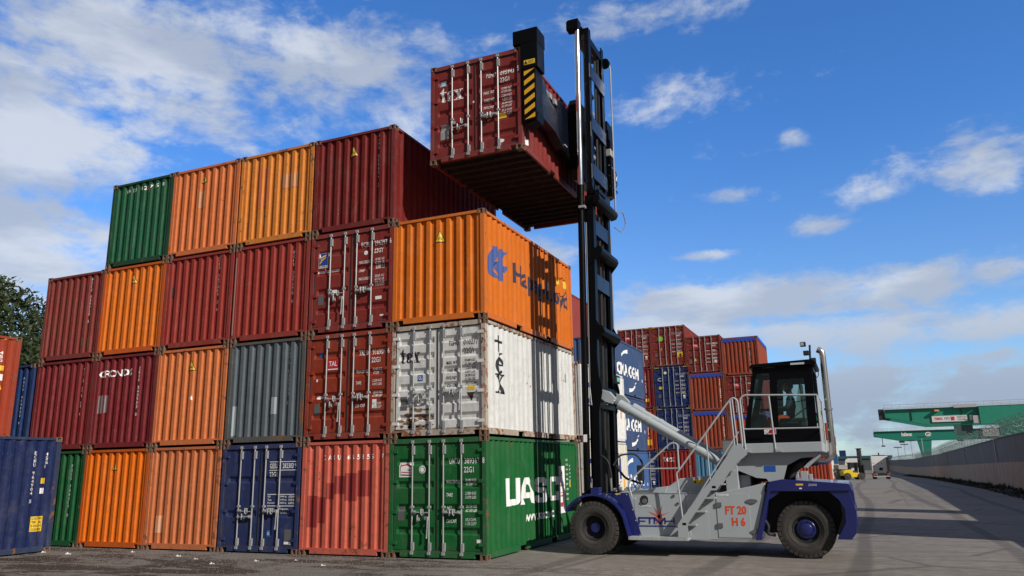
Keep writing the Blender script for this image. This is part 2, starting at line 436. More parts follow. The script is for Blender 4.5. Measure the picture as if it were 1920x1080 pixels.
def gasket_mesh(H):
    def f():
        w = CW/2-.112
        return meshof('gasket', BM((-w, w, .028, .08, H-.146, H-.127), (-w, w, .028, .08, .172, .188), (-.011, .011, .028, .08, .189, H-.147),
                                   (-w-.006, -w+.012, .03, .08, .189, H-.147), (w-.012, w+.006, .03, .08, .189, H-.147)))
    return mesh_cache(('gasket', H), f)
BARX = (-.615, -.185, .17, .615)
def bar_mesh(H):
    def f():
        bm = bmesh.new(); tube(bm, [(0, 0, .10), (0, 0, H-.07)], .0175, 10)
        for z0, z1 in ((.16, .34), (H-.37, H-.18)): box(bm, -.012, .05, -.02, .03, z0, z1)
        for z0, z1 in ((.085, .155), (H-.125, H-.055)): box(bm, -.032, .036, -.026, .012, z0, z1)
        for z in (H*.42, ): box(bm, -.026, .04, -.024, .03, z-.025, z+.025)
        return meshof('locking_bar', bm)
    return mesh_cache(('bar', H), f)
def handle_mesh(s, drop):
    def f():
        bm = bmesh.new()
        box(bm, min(0, s*.09), max(0, s*.09), -.035, .005, -.035, .035)
        if drop: tube(bm, [(s*.01, -.045, .03), (s*.02, -.05, -.3), (s*.03, -.05, -.42)], [.018, .013, .02], 8)
        else: tube(bm, [(s*.05, -.045, 0), (s*.3, -.05, -.012), (s*.42, -.045, -.012)], [.016, .011, .014], 8)
        xx = s*.26
        tube(bm, [(xx, .01, .055), (xx, -.06, .06), (xx, -.065, -.03), (xx+s*.02, -.04, -.07)], .014, 7)
        box(bm, xx-.03, xx+.03, -.03, .01, -.05, .06)
        return meshof('handle', bm)
    return mesh_cache(('handle', s, drop), f)
nbmap = {}
def face_map(face, L, H, kind, nb):
    """returns (breaks x, breaks z, map function)"""
    if face == 'front':
        if kind == 'door':
            zs = door_profile(H, nb)
            def F(x, z):
                if abs(x) > CW/2-.10: return (x, .006-EPS, z)
                ax = abs(x); fx = max(0., min(1., min((ax-.087)/.045, (CW/2-.187-ax)/.045)))
                return (x, .045-EPS+lin(z, zs)*fx, z)
            return [CW/2-.1, -.132, .132, CW/2-.232, CW/2-.187], [z for z, d in zs], F
        e = end_prof()
        def F(x, z):
            if abs(x) > CW/2-.10: return (x, .006-EPS, z)
            return (x, lin(x, e)-EPS, z)
        return [t for t, d in e], [], F
    sp = side_prof(L)
    if face == 'right': return [t for t, d in sp], [], (lambda t, z: (CW/2-lin(t, sp)+EPS, t, z))
    return [t for t, d in sp], [], (lambda t, z: (-CW/2+lin(L-t, sp)-EPS, L-t, z))
def decal(parent, items, m, face='front', L=CL20, H=CH, kind='end', nb=4, name='lettering', lift=0., label=None):
    if name in ('sticker', 'paint_patch', 'warning_sticker', 'data_plate', 'hazard_marking', 'paint_scuff') and len(items) > 1 and all(i_[0] != 't' for i_ in items):
        for i_ in items: decal(parent, [i_], m, face, L, H, kind, nb, name, lift)
        return
    xs, zs, F = face_map(face, L, H, kind, nb)
    bm = shapes(items); cut(bm, xs, zs)
    for v in bm.verts:
        p = F(v.co.x, v.co.z)
        if lift: p = (p[0], p[1]-lift, p[2]) if face == 'front' else (p[0]+lift, p[1], p[2])
        v.co = p
    o = obj(name, bm, m, parent)
    if label: o['label'] = label
    return o
CONT = []
def container(label, col, x_right, y, z, L=CL20, H=CH, front='end', nb=4, frame=None, rust=.12, group=None, detail=2, tarp=None, cast=None, swap=False, rz=0):
    g = root('shipping_container', label, 'shipping container', (x_right-CW/2, y, z), rz, group)
    pm = paint('container_paint', col, rust)
    fm = frame or mat('frame_paint', col, .6, 0, .18, rust+.22, dirt=.3, bump=.15)
    cm = cast or rusty
    shared('frame', frame_mesh(L, H, front), fm, g)
    if detail > 0:
        for sx_ in (-1, 1):
            for yy, sy_ in ((0, 1), (L, -1)):
                for zz, sz_ in ((0, 1), (H, -1)):
                    if detail < 2 and sy_ < 0: continue
                    o = shared('corner_casting', casting_mesh(), cm, g, (sx_*CW/2, yy, zz)); o.scale = (-sx_, sy_, sz_)
    if front == 'door':
        for s in (-1, 1):
            d = shared('door', door_mesh(H, nb, s), pm, g)
            for k, bx in enumerate(BARX):
                if (bx > 0) == (s > 0):
                    b = shared('locking_bar', bar_mesh(H), galv, d, (bx, .005, 0))
                    if detail > 1:
                        inner = k in (1, 2)
                        hs = -1 if (k in (1, 3)) else 1
                        if label.startswith(('Blue', 'Dark red container with two')) and k == 0: pass
                        shared('handle', handle_mesh(hs, (k + nb) % 4 == 1), galv, d, (bx, .0, .98-(.0 if inner else .0)-(.13 if k in (1,) else 0)))
        if detail > 1: shared('gasket', gasket_mesh(H), rubber, g)
    else:
        if tarp:
            shared('end_panel', end_mesh(L, H, False, H-.30), pm, g)
        else: shared('end_panel', end_mesh(L, H, False), pm, g)
    shared('end_panel', end_mesh(L, H, True), pm, g)
    shared('side_panel', side_mesh(L, H, 1), pm, g); shared('side_panel', side_mesh(L, H, -1), pm, g)
    if tarp:
        w = CW/2; bm = BM((-w+.101, w-.101, .02, .09, H-.298, H-.088)); 
        for i in range(8): x = -w+.25+i*(CW-.5)/7; box(bm, x-.02, x+.02, .0, .019, H-.24, H-.2)
        obj('tarpaulin', bm, tarp, g)
        box_ = BM((-w+.07, w-.005, .15, L-.15, H-.019, H+.03)); tb = obj('tarpaulin', box_, tarp, g)
        obj('tarpaulin_flap', BM((w-.0055, w+.006, .15, L-.15, H-.20, H+.028)), tarp, g)
    else: shared('roof_panel', roof_mesh(L, H), pm, g)
    shared('floor', floor_mesh(L), mat('underside', (.03, .022, .02), .85, fade=.3, rust=.1), g)
    g['_f'] = 0; del g['_f']
    return g
def rows(x, z, h, gap, lines, w=None): return [('t', s, x, z-i*(h+gap)-h, h, w(s) if callable(w) else w) for i, s in enumerate(lines)]
def door_marks(g, ink, code, num, chk, typ, lefts, rights, H=CH, nb=4, L=CL20, z=2.0, xl=.28, xr=.66, gap=.30, slant=.15, chunky=.011):
    it = [('t', code, xl, z, .125, .26, chunky), ('t', num, xr, z, .125, .37, chunky), ('t', typ, xr, z-.19, .125, .24, chunky)]
    it += [('r', 1.105, 1.112, z-.01, z+.14), ('t', chk, 1.128, z, .125, .05)]
    zz = z-.19-.13
    for l, rr in zip(lefts, rights):
        it.append(('t', l, xl-.06, zz-.10, .075, min(.35, .034*len(l)+.02), chunky, slant))
        for j, r_ in enumerate(rr): it.append(('t', r_, xr+.03, zz-.06-j*.085, .06, .26, .006, slant))
        zz -= gap
    decal(g, it, ink, 'front', L, H, 'door', nb)
def tri(cx, cz, s=.17): return [('p', [(cx-s*.62, cz-s*.5), (cx+s*.62, cz-s*.5), (cx, cz+s*.9)])]
def warn_tri(g, cx, cz, H=CH, face='front', L=CL20, s=.17):
    decal(g, tri(cx, cz, s*1.22), black_ink, face, L, H, name='warning_sticker', lift=.0)
    decal(g, tri(cx, cz, s), yellow, face, L, H, name='warning_sticker', lift=.004)
    decal(g, [('r', cx-.05, cx+.05, cz-.03, cz-.015), ('r', cx-.04, cx+.04, cz+.005, cz+.015)], black_ink, face, L, H, name='warning_sticker', lift=.007)

# ------------------------------------------------------------------ ground
def gz(y):
    if y < 45: return 0.
    return -.009*(min(y, 170)-45)
bm = bmesh.new()
xs = [-3000, -600, -150, -60, -30, -15, 0, 15, 30, 60, 150, 600, 3000]; ys = [-400, -100, -30, -10, 0, 10, 20, 45, 60, 80, 110, 140, 170, 300, 800, 3000]
G = [[bm.verts.new((x, y, gz(y))) for x in xs] for y in ys]
for i in range(len(ys)-1):
    for j in range(len(xs)-1): bm.faces.new((G[i][j], G[i][j+1], G[i+1][j+1], G[i+1][j]))
gm = bpy.data.materials.new('yard_asphalt'); gm.use_nodes = True; t = NT(gm.node_tree); p = t.n['Principled BSDF']
ge = t.new('ShaderNodeNewGeometry').outputs['Position']; sp = t.new('ShaderNodeSeparateXYZ'); t.l.new(ge, sp.inputs[0])
nA = t.noise(ge, .35, 6, .6); nB = t.noise(ge, 3.5, 6, .65); nC = t.noise(ge, 42., 4, .7); nF = t.noise(ge, 130, 2, .7)
base = t.mix(t.ramp(nA, .35, .65), (.238, .214, .188), (.315, .286, .252))
base = t.mix(t.ramp(nB, .3, .75), base, (.19, .171, .15))
base = t.mix(t.m('MULTIPLY', t.ramp(nC, .5, .72), .35), base, (.32, .3, .28))
wn = t.noise(t.scale(ge, (.22, .9, 1)), 1., 5, .6, 1.2)
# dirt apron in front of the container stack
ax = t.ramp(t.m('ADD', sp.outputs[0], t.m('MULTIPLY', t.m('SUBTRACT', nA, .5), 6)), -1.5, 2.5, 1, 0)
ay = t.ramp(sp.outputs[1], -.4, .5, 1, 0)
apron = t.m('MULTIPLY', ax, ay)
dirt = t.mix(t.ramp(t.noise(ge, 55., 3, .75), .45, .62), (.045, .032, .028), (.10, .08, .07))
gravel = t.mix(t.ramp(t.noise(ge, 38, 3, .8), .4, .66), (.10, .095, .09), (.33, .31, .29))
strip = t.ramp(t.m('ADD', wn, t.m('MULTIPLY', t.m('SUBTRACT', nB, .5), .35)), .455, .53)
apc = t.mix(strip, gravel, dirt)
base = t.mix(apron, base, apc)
# dark soil blotches across the asphalt near the camera
sm = t.m('MULTIPLY', t.ramp(t.m('ADD', wn, t.m('MULTIPLY', nB, .2)), .66, .72), t.m('MULTIPLY', t.ramp(sp.outputs[1], -2., 0, 1, 0), t.ramp(sp.outputs[0], 6., 8., 1, 0)))
base = t.mix(sm, base, (.05, .036, .03))
base = t.mix(t.m('MULTIPLY', t.ramp(t.noise(t.scale(ge, (.35, 3.2, 1)), 1., 7, .62, .4), .42, .68), .38), base, (.11, .095, .08))
# tyre tracks and cracks
wv = t.new('ShaderNodeTexWave', wave_type='BANDS', bands_direction='X'); t.l.new(t.scale(ge, (1, .14, 1)), wv.inputs[0]); wv.inputs['Scale'].default_value = .11; wv.inputs['Distortion'].default_value = 5.; wv.inputs['Detail'].default_value = 3
base = t.mix(t.ramp(wv.outputs['Fac'], .93, .99, 0, .45), base, (.07, .065, .062))
vo = t.new('ShaderNodeTexVoronoi', feature='DISTANCE_TO_EDGE'); t.l.new(t.vm('ADD', t.scale(ge, (.12, .3, 1)), t.scale(ge, (0, 0, 0))), vo.inputs['Vector']); vo.inputs['Scale'].default_value = .9
base = t.mix(t.ramp(vo.outputs['Distance'], .004, .012, .45, 0), base, (.06, .055, .05))
t.l.new(base, p.inputs['Base Color']); p.inputs['Roughness'].default_value = .9; p.inputs['Specular IOR Level'].default_value = .25
bn = t.new('ShaderNodeBump'); bn.inputs['Strength'].default_value = .55; bn.inputs['Distance'].default_value = .02
t.l.new(t.m('ADD', t.m('ADD', nC, t.m('MULTIPLY', nF, .4)), t.m('MULTIPLY', nB, 1.2)), bn.inputs['Height']); t.l.new(bn.outputs[0], p.inputs['Normal'])
tag(obj('ground', bm, gm), kind='structure', label='grey worn asphalt yard with dark dirt in front of the stack')


# ------------------------------------------------------------------ main stack
TZ = CH+.008
def X(i): return [0, 0, -2.45, -4.943, -7.451, -9.911, -12.338, -14.93][i]
GM = 'containers in the big stack'
ORB, ORL, ORD = (.64, .155, .012), (.60, .175, .055), (.68, .145, .006)
RD1, RD2, RD3 = (.275, .032, .023), (.155, .013, .011), (.27, .036, .016)
def MS(col, row, label, c, **k): return container(label, c, X(col), 0, (row-1)*TZ, group=GM, **k)
WTS = ['30.480 KGS', '67.200 LBS']
# --- column 1 (right corner)
u = MS(1, 1, 'Green ground-level container at the stack corner, big white letters on its long side', (.010, .118, .030), front='door', nb=4, rust=.06)
door_marks(u, white_ink, 'UACU', '389317', '8', '22G1', ['MAX.GROSS', 'TARE', 'NET', 'CU.CAP.'], [['30.480 KGS', '67.200 LBS'], ['2.380 KGS', '5.070 LBS'], ['28.100 KGS', '62.130 LBS'], ['33.2 CUM.', '1.170 CUFT']], gap=.275)
decal(u, [('r', -.98, -.62, 1.73, 2.05), ('c', -.38, 1.89, .085), ('r', .96, 1.08, .35, .42)], white_ink, kind='door', name='sticker')
decal(u, [('s', [(-.95, 1.98), (-.8, 2.0), (-.64, 1.96)], .035), ('s', [(-.92, 1.84), (-.64, 1.82)], .02)], plain('red_ink', (.55, .02, .03)), kind='door', lift=.003, name='sticker')
decal(u, [('s', [(-.93, 1.78), (-.64, 1.77)], .025), ('o', -.38, 1.89, .06, .012), ('s', [(-.95, 2.03), (-.95, 1.76)], .012), ('t', 'UASC', -.76, 1.86, .05, .1)], black_ink, kind='door', lift=.003, name='sticker')
decal(u, [('r', -1.0, -.83, .79, 1.09)], darkplate, kind='door', name='data_plate')
sd = [('p', [(1.04, 1.66), (1.27, 1.66), (1.27, 1.19), (1.61, 1.19), (1.61, 1.66), (1.88, 1.66), (1.88, 1.14), (1.80, 1.06), (1.14, 1.04), (1.06, 1.10)]),
      ('p', [(2.14, 1.66), (2.44, 1.66), (2.39, 1.50), (2.34, 1.50), (2.20, 1.30), (2.09, 1.18), (2.15, 1.04), (1.87, 1.04), (1.98, 1.22)]),
      ('p', [(2.44, 1.66), (2.62, 1.45), (2.72, 1.28), (2.75, 1.04), (2.64, 1.06), (2.55, 1.18), (2.52, 1.32), (2.39, 1.50)]), ('p', [(2.09, 1.18), (2.55, 1.18), (2.52, 1.31), (2.20, 1.31)]),
      ('p', [(2.97, 1.65), (3.5, 1.65), (3.62, 1.58), (3.62, 1.44), (3.40, 1.44), (3.40, 1.52), (3.1, 1.52), (3.1, 1.43), (2.87, 1.43), (2.87, 1.56)]),
      ('p', [(2.87, 1.46), (3.1, 1.46), (3.1, 1.40), (3.5, 1.40), (3.62, 1.33), (3.62, 1.26), (3.05, 1.28), (2.9, 1.32)]), ('p', [(3.39, 1.31), (3.62, 1.31), (3.62, 1.10), (3.54, 1.03), (3.39, 1.03)]),
      ('p', [(2.9, 1.22), (3.1, 1.22), (3.1, 1.16), (3.42, 1.16), (3.42, 1.03), (2.96, 1.05), (2.88, 1.12)]),
      ('p', [(3.9, 1.65), (4.45, 1.65), (4.58, 1.58), (4.58, 1.44), (4.34, 1.44), (4.34, 1.53), (4.05, 1.53), (4.05, 1.60), (3.82, 1.58)]), ('p', [(3.82, 1.58), (4.05, 1.6), (4.05, 1.1), (3.82, 1.12)]),
      ('p', [(3.82, 1.13), (3.9, 1.05), (4.48, 1.05), (4.58, 1.12), (4.58, 1.27), (4.34, 1.27), (4.34, 1.17), (4.05, 1.17), (4.05, 1.13)]),
      ('t', 'www.uasc.net', 2.21, .64, .20, 1.9, .02), ('r', 4.62, 4.98, .70, 1.92)]
for k in range(9): sd.append(('t', ['UASC', '45.22', 'G1 KUW', 'MAX 30', 'TARE', 'NET', '2.38', '28.1', '33.2'][k], 5.17, 2.06-k*.13, .05, .09))
for k in range(5): sd.append(('t', ['CSC', 'ACEP', 'KU 01', '22G1', 'UACU'][k], 5.42, 1.9-k*.1, .05, .09))
decal(u, sd, white_ink, 'right', name='lettering')
decal(u, [('t', str(4-k), 4.66, 1.68-k*.265, .09, .22) for k in range(4)]+[('r', 4.62, 4.9, 1.66-k*.265, 1.675-k*.265) for k in range(4)], plain('red_ink', (.55, .02, .03)), 'right', lift=.004)
decal(u, [('r', 5.42, 5.5, 1.35, 1.5)], yellow, 'right', name='warning_sticker')
w = MS(1, 2, 'White rust-stained container at the right corner of the stack, black serif lettering on its doors', (.67, .675, .655), front='door', nb=6, rust=.16, frame=mat('rusty_white_frame', (.42, .36, .29), .7, 0, .25, .52, rustcol=(.16, .06, .025), bump=.2))
door_marks(w, black_ink, 'TGHU', '010277', '7', '22G1', ['MAX. WT.', 'TARE WT.', 'PAYLOAD', 'CU. CAP.'], [['30.480 KGS', '67.200 LBS'], ['2.200 KGS', '4.850 LBS'], ['28.280 KGS', '62.350 LBS'], ['33.2 CUM', '1.172 CUFT']], gap=.17, nb=6, z=2.02)
decal(w, [('tex', -1.0, 1.70, .34, .52)], black_ink, kind='door', nb=6)
decal(w, [('tex', -1.0, 1.70, .34, .52)][:0]+[('r', -.98, -.80, .62, .93)], darkplate, kind='door', nb=6, name='data_plate')
decal(w, [('r', -.52, -.39, 1.27, 1.41)], plain('blue_ink', (.03, .10, .36)), kind='door', nb=6, name='sticker')
decal(w, [('t', 'GL', -.50, 1.30, .09, .09)], white_ink, kind='door', nb=6, name='sticker', lift=.003)
decal(w, [('r', .76, .93, 1.0, 1.10)], yellow, kind='door', nb=6, name='sticker')
decal(w, [('p', [(.74, .95), (.94, .95), (.84, .76)])], plain('dark_sticker', (.05, .02, .02)), kind='door', nb=6, name='sticker')
random.seed(11); rp = []
for k in range(26):
    cx_, cz_ = random.uniform(-.98, -.2), .22+abs(random.gauss(0, .2)); w_ = random.uniform(.05, .2); h_ = random.uniform(.02, .07)
    rp.append(('p', [(cx_+w_*math.cos(q_)*random.uniform(.5, 1), cz_+h_*math.sin(q_)*random.uniform(.5, 1)) for q_ in (0, .8, 1.6, 2.4, 3.2, 4., 4.8, 5.6)]))
bmr = shapes(rp); cut(bmr, *face_map('front', CL20, CH, 'door', 6)[:2]); Fm_ = face_map('front', CL20, CH, 'door', 6)[2]
for v in bmr.verts: v.co = Fm_(v.co.x, v.co.z)
obj('rust_patch', bmr, mat('rust_patch', (.22, .115, .05), .85, 0, .5, .35, bump=.2), w)
vx = [('s', [(.76, 2.30), (.78, 1.95), (.86, 1.86), (.98, 1.90)], [.07, .09, .07, .03]), ('r', .62, .98, 2.13, 2.19),
      ('s', arc(.85, 1.60, .15, .17, 15, 320, 18), [.05+.06*abs(math.sin(R(8+i*9))) for i in range(19)]), ('r', .72, 1.0, 1.60, 1.64),
      ('s', [(.70, 1.38), (1.02, .98)], [.10, .10]), ('s', [(.98, 1.38), (.72, .98)], [.04, .04]), ('r', .64, .82, 1.37, 1.41), ('r', .90, 1.06, 1.37, 1.41), ('r', .64, .80, .96, 1.0), ('r', .90, 1.1, .96, 1.0)]
decal(w, vx, black_ink, 'right')
decal(w, [('r', 5.26, 5.38, 1.62, 1.86), ('v', 'TGHU 010277 7', 4.98, 2.2, .05, .075)], mat('faded_ink', (.3, .3, .3), .6), 'right')
h = MS(1, 3, 'Bright orange container topping the stack corner, dark company name on its long side', ORB, rust=.03)
decal(h, [('p', [(.57, 7.02-2*TZ), (.85, 7.06-2*TZ), (.86, 6.91-2*TZ), (.66, 6.65-2*TZ), (.74, 6.66-2*TZ), (.58, 6.47-2*TZ), (.60, 6.43-2*TZ), (.81, 6.27-2*TZ), (.41, 6.25-2*TZ), (.33, 6.31-2*TZ), (.25, 6.54-2*TZ), (.32, 6.72-2*TZ), (.41, 6.86-2*TZ)]),
          ('p', [(.88, 6.70-2*TZ), (.89, 6.96-2*TZ), (.93, 7.04-2*TZ), (1.13, 7.06-2*TZ), (1.18, 7.02-2*TZ), (1.37, 7.05-2*TZ), (1.22, 6.94-2*TZ), (1.15, 6.85-2*TZ), (1.13, 6.66-2*TZ), (1.39, 6.68-2*TZ), (1.23, 6.50-2*TZ), (1.09, 6.53-2*TZ), (1.14, 6.43-2*TZ), (1.15, 6.27-2*TZ), (.89, 6.24-2*TZ), (.86, 6.33-2*TZ), (.62, 6.49-2*TZ), (.66, 6.65-2*TZ)])],
      plain('logo_blue', (.06, .10, .30)), 'right', name='logo')
dk = plain('dark_blue_lettering', (.03, .03, .06))
decal(h, [('t', 'Hapag-Lloyd', 1.76, 6.22-2*TZ, .68, 4.0, .02)], dk, 'right')
decal(h, [('v', 'HLXU 1394657', 5.0+.02, 2.35, .06, .13)][:0]+[('v', 'HLXU 139465 7', .68, 2.42, .10, .106)], mat('faded_orange_ink', (.20, .05, .01), .6))
warn_tri(h, .05, 2.02); 
decal(h, tri(4.95, 7.08-2*TZ, .15), yellow, 'right', name='warning_sticker'); decal(h, [('r', 5.43, 5.62, 6.99-2*TZ, 7.21-2*TZ)], yellow, 'right', name='warning_sticker')
# --- column 2
c = MS(2, 1, 'Salmon pink container at ground level with dark repainted patches on its ribbed end', (.55, .115, .075), rust=.2)
zc = 2.15
decal(c, [('t', ch, -.62+i*.135, zc, .11, .06 if ch != '1' else .02) for i, ch in enumerate('CAXU 665355 7') if ch != ' '], white_ink)
pt = mat('dark_red_patch', (.27, .026, .02), .6, fade=.15, bump=0)
decal(c, [('r', -1.03, -.74, .62, 1.33), ('r', -.74, -.52, .72, 1.30), ('r', -.5, -.28, 1.26, 1.62), ('r', -.28, .02, 1.38, 1.78), ('r', .02, .34, 1.22, 1.84), ('r', .34, .68, 1.32, 1.90)], pt, name='paint_patch')
tg = MS(2, 2, 'Brick red container with a small red and white plate, above the salmon pink one', RD3, front='door', nb=4, rust=.10)
door_marks(tg, white_ink, 'TRLU', '916904', '6', '22G1', ['MAX.GROSS', 'TARE', 'NET', 'CU. CAP.'], [['30.480 KGS', '67.200 LBS'], ['2.230 KGS', '4.915 LBS'], ['28.250 KGS', '62.280 LBS'], ['33.2 CUM.', '1.172 CUFT']], gap=.27, z=1.98)
decal(tg, [('r', -.60, -.30, 1.72, 1.94)], plain('plate_red', (.5, .015, .03)), kind='door', name='sticker'); decal(tg, [('t', 'TAL', -.57, 1.78, .12, .24), ('r', -.6, -.3, 1.69, 1.715)], white_ink, kind='door', name='sticker', lift=.004)
decal(tg, [('r', -.96, -.80, .60, .88)], darkplate, kind='door', name='data_plate'); decal(tg, [('c', -.82, 1.03, .1, .04), ('r', .70, .82, .72, .92), ('r', -.93, -.88, 1.42, 1.48)], white_ink, kind='door', name='sticker')
decal(tg, [('c', -.83, 2.08, .06)], plain('blue_ink', (.03, .10, .36)), kind='door', name='sticker')
f = MS(2, 3, 'Wine red container with a blue and yellow square logo on its doors', (.225, .028, .023), front='door', nb=4, rust=.03)
door_marks(f, white_ink, 'FCIU', '296297', '6', '22G1', ['MAX.GROSS', 'TARE', 'MAX.CARGO', 'CU CAP.'], [['30.480  KG', '67.200  LB', '2.220  KG'], ['4.890  LB'], ['28.260  KG', '62.310  LB', '33.2  CU.M'], ['1.170 CU.FT']], gap=.21, z=2.08)
decal(f, [('r', -1.0, -.71, 1.69, 2.09)], white_ink, kind='door', name='logo'); decal(f, [('r', -.985, -.725, 1.76, 2.075)], plain('blue_ink', (.02, .05, .30)), kind='door', name='logo', lift=.004)
decal(f, [('s', [(-.95, 1.93), (-.88, 2.0), (-.76, 2.04)], [.02, .05, .02]), ('s', [(-.96, 1.80), (-.9, 1.90), (-.78, 1.96)], [.02, .05, .02])], yellow, kind='door', name='logo', lift=.008)
decal(f, [('t', 'FLORENS', -.98, 1.705, .045, .25)], black_ink, kind='door', name='logo', lift=.008)
decal(f, [('t', 'www.florens.com', -1.03, 1.56, .09, .66), ('p', [(-.60, 1.10), (-.44, 1.10), (-.52, .93)]), ('r', .72, .90, .72, .80), ('c', .42, 1.93, .055), ('r', .86, .96, .3, .34)], white_ink, kind='door')
decal(f, [('r', -.97, -.81, .74, 1.0)], darkplate, kind='door', name='data_plate')
a = MS(2, 4, 'Dark maroon container topping the stack beside the lifted one, yellow triangle on it', RD2, rust=.02)
decal(a, [('v', 'HAMU 111854 3', .70, 2.45, .085, .112)], white_ink); warn_tri(a, -.03, 2.06)
# --- column 3
g3 = MS(3, 1, 'Dark blue container with two ribbed doors at ground level of the stack', (.022, .036, .115), front='door', nb=2, rust=.06)
decal(g3, [('t', 'GESU', .27, 1.98, .12, .24), ('t', '282303 9', .66, 1.98, .12, .42), ('r', .26, 1.09, 2.13, 2.145), ('r', .26, 1.09, 1.93, 1.945), ('t', '22G1', .27, 1.78, .12, .24), ('r', .24, 1.07, 1.36, 1.375), ('r', .24, 1.07, 1.09, 1.105)]
      +[('t', s, .25, 1.29-i*.075, .05, .03*len(s)) for i, s in enumerate(['MGW', 'Tare', 'Payload'])]+[('t', s, .62, 1.29-i*.075, .05, .20) for i, s in enumerate(['30480 kg', '2145 kg', '28335 kg'])]+[('t', s, .88, 1.29-i*.075, .05, .18) for i, s in enumerate(['67200 lb', '4730 lb', '62470 lb'])]
      +[('t', 'UL GesCo', .24, 1.0, .05, .24), ('t', 'SRL.', .24, .92, .05, .1), ('t', 'Bridgetown,', .62, 1.0, .05, .27), ('t', 'Barbados', .62, .92, .05, .2), ('r', .80, 1.0, .22, .28)], white_ink, kind='door', nb=2)
decal(g3, [('r', .27, .40, .38, .54)], plain('blue_ink', (.03, .10, .36)), kind='door', nb=2, name='sticker'); decal(g3, [('t', 'GL', .29, .42, .08, .09)], white_ink, kind='door', nb=2, name='sticker', lift=.003)
decal(g3, [('r', .80, 1.0, .30, .56)], darkplate, kind='door', nb=2, name='data_plate')
gg = MS(3, 2, 'Slate grey container with a vertical code on its ribbed end', (.10, .125, .14), rust=.12, frame=mat('grey_frame', (.09, .09, .08), .7, 0, .2, .4, bump=.2))
decal(gg, [('v', 'GATU 135733 1', .68, 2.35, .085, .112)], white_ink); decal(gg, [('r', .18, .36, .70, 1.12), ('r', -1.02, -.9, .2, .95)], mat('pale_patch', (.28, .32, .34), .6), name='paint_patch')
e3 = MS(3, 3, 'Wine red ribbed container standing on the slate grey one', RD1, rust=.08)
decal(e3, [('v', 'FCIU 337270 0', .66, 2.28, .085, .108)], white_ink)
decal(e3, [('r', -1.19, -1.155, .2, 2.3)], mat('pale_scuff', (.42, .26, .25), .6), name='paint_scuff')
o4 = MS(3, 4, 'Weathered yellow-orange container in the top row with pink repaired streaks on its end', (.64, .215, .035), rust=.15)
decal(o4, [('r', -.62, -.50, 1.0, 2.15), ('r', -.42, -.28, 1.05, 2.2), ('r', -.95, -.85, .3, .75)], mat('pink_patch', (.6, .15, .07), .55), name='paint_patch')
decal(o4, [('r', .12, .72, 1.45, 1.85)], mat('tan_patch', (.50, .21, .08), .6), name='paint_patch')
decal(o4, [('v', 'HLXU 238475 1', .70, 2.42, .09, .11)], mat('faded_orange_ink', (.20, .05, .01), .6))
# --- column 4
q4 = MS(4, 1, 'Faded salmon-orange container at ground level, left of the dark blue doors', (.54, .165, .06), rust=.12)
decal(q4, [('r', -.90, -.58, .42, .85)], mat('pale_orange_patch', (.62, .30, .16), .6), name='paint_patch')
q = MS(4, 2, 'Light orange container left of the slate grey one, yellow triangle on its end', ORL, rust=.08); warn_tri(q, -.02, 2.07)
decal(q, [('p', [(.0, 1.25), (.06, 1.3), (.07, 1.18), (.03, 1.2)])], white_ink, name='paint_scuff')
q = MS(4, 3, 'Wine red ribbed container standing on the light orange one with a triangle', RD1, rust=.08)
decal(q, [('v', 'FCIU 267810 3 0', .66, 2.48, .085, .105)], white_ink); decal(q, [('r', -1.0, -.85, 1.45, 1.75)], mat('dark_scuff', (.10, .025, .025), .7), name='paint_scuff')
q = MS(4, 4, 'Orange container in the top row between the green one and the yellow-orange one', (.62, .17, .05), rust=.08); warn_tri(q, -.08, 2.2)
decal(q, [('v', 'HLXU 139402 8', .68, 2.35, .085, .11)], mat('faded_orange_ink', (.20, .05, .01), .6)); decal(q, [('r', -.25, .0, 1.35, 1.85)], mat('tan_patch', (.50, .21, .08), .6), name='paint_patch')
# --- column 5
q = MS(5, 1, 'Vivid orange ground-level container with a yellow triangle, next to the dark green one', ORD, rust=.03, frame=mat('orange_frame', (.52, .10, .012), .6, 0, .15, .12, bump=.1)); warn_tri(q, -.08, 2.12)
q = MS(5, 2, 'Dark red container with a white company name across the top of its end', (.17, .016, .022), rust=.05)
decal(q, [('t', 'CRONOS', -1.03, 1.98, .2, 1.28, .015), ('v', 'CRXU 343933 0', .52+.0, 2.2, .085, .105)], white_ink); decal(q, [('r', -1.0, -.78, .98, 1.48), ('r', -.74, -.62, 1.0, 1.48)], mat('grey_patch', (.22, .20, .20), .6), name='paint_patch')
q = MS(5, 3, 'Orange container third up in the stack under the green one', ORB, rust=.08, frame=mat('orange_frame', (.52, .10, .012), .6, 0, .15, .12, bump=.1)); warn_tri(q, -.02, 2.14)
decal(q, [('v', 'HLXU 204871 6', .72, 2.3, .085, .11)], mat('faded_orange_ink', (.20, .05, .01), .6))
q = MS(5, 4, 'Green container at the left end of the top row', (.010, .095, .042), rust=.18, frame=mat('green_frame', (.01, .05, .025), .7, 0, .2, .25, bump=.15))
decal(q, [('t', ch, -.70+i*.123, 2.27, .11, .07 if ch != '1' else .025) for i, ch in enumerate('GACU 321735 8') if ch != ' '], white_ink)
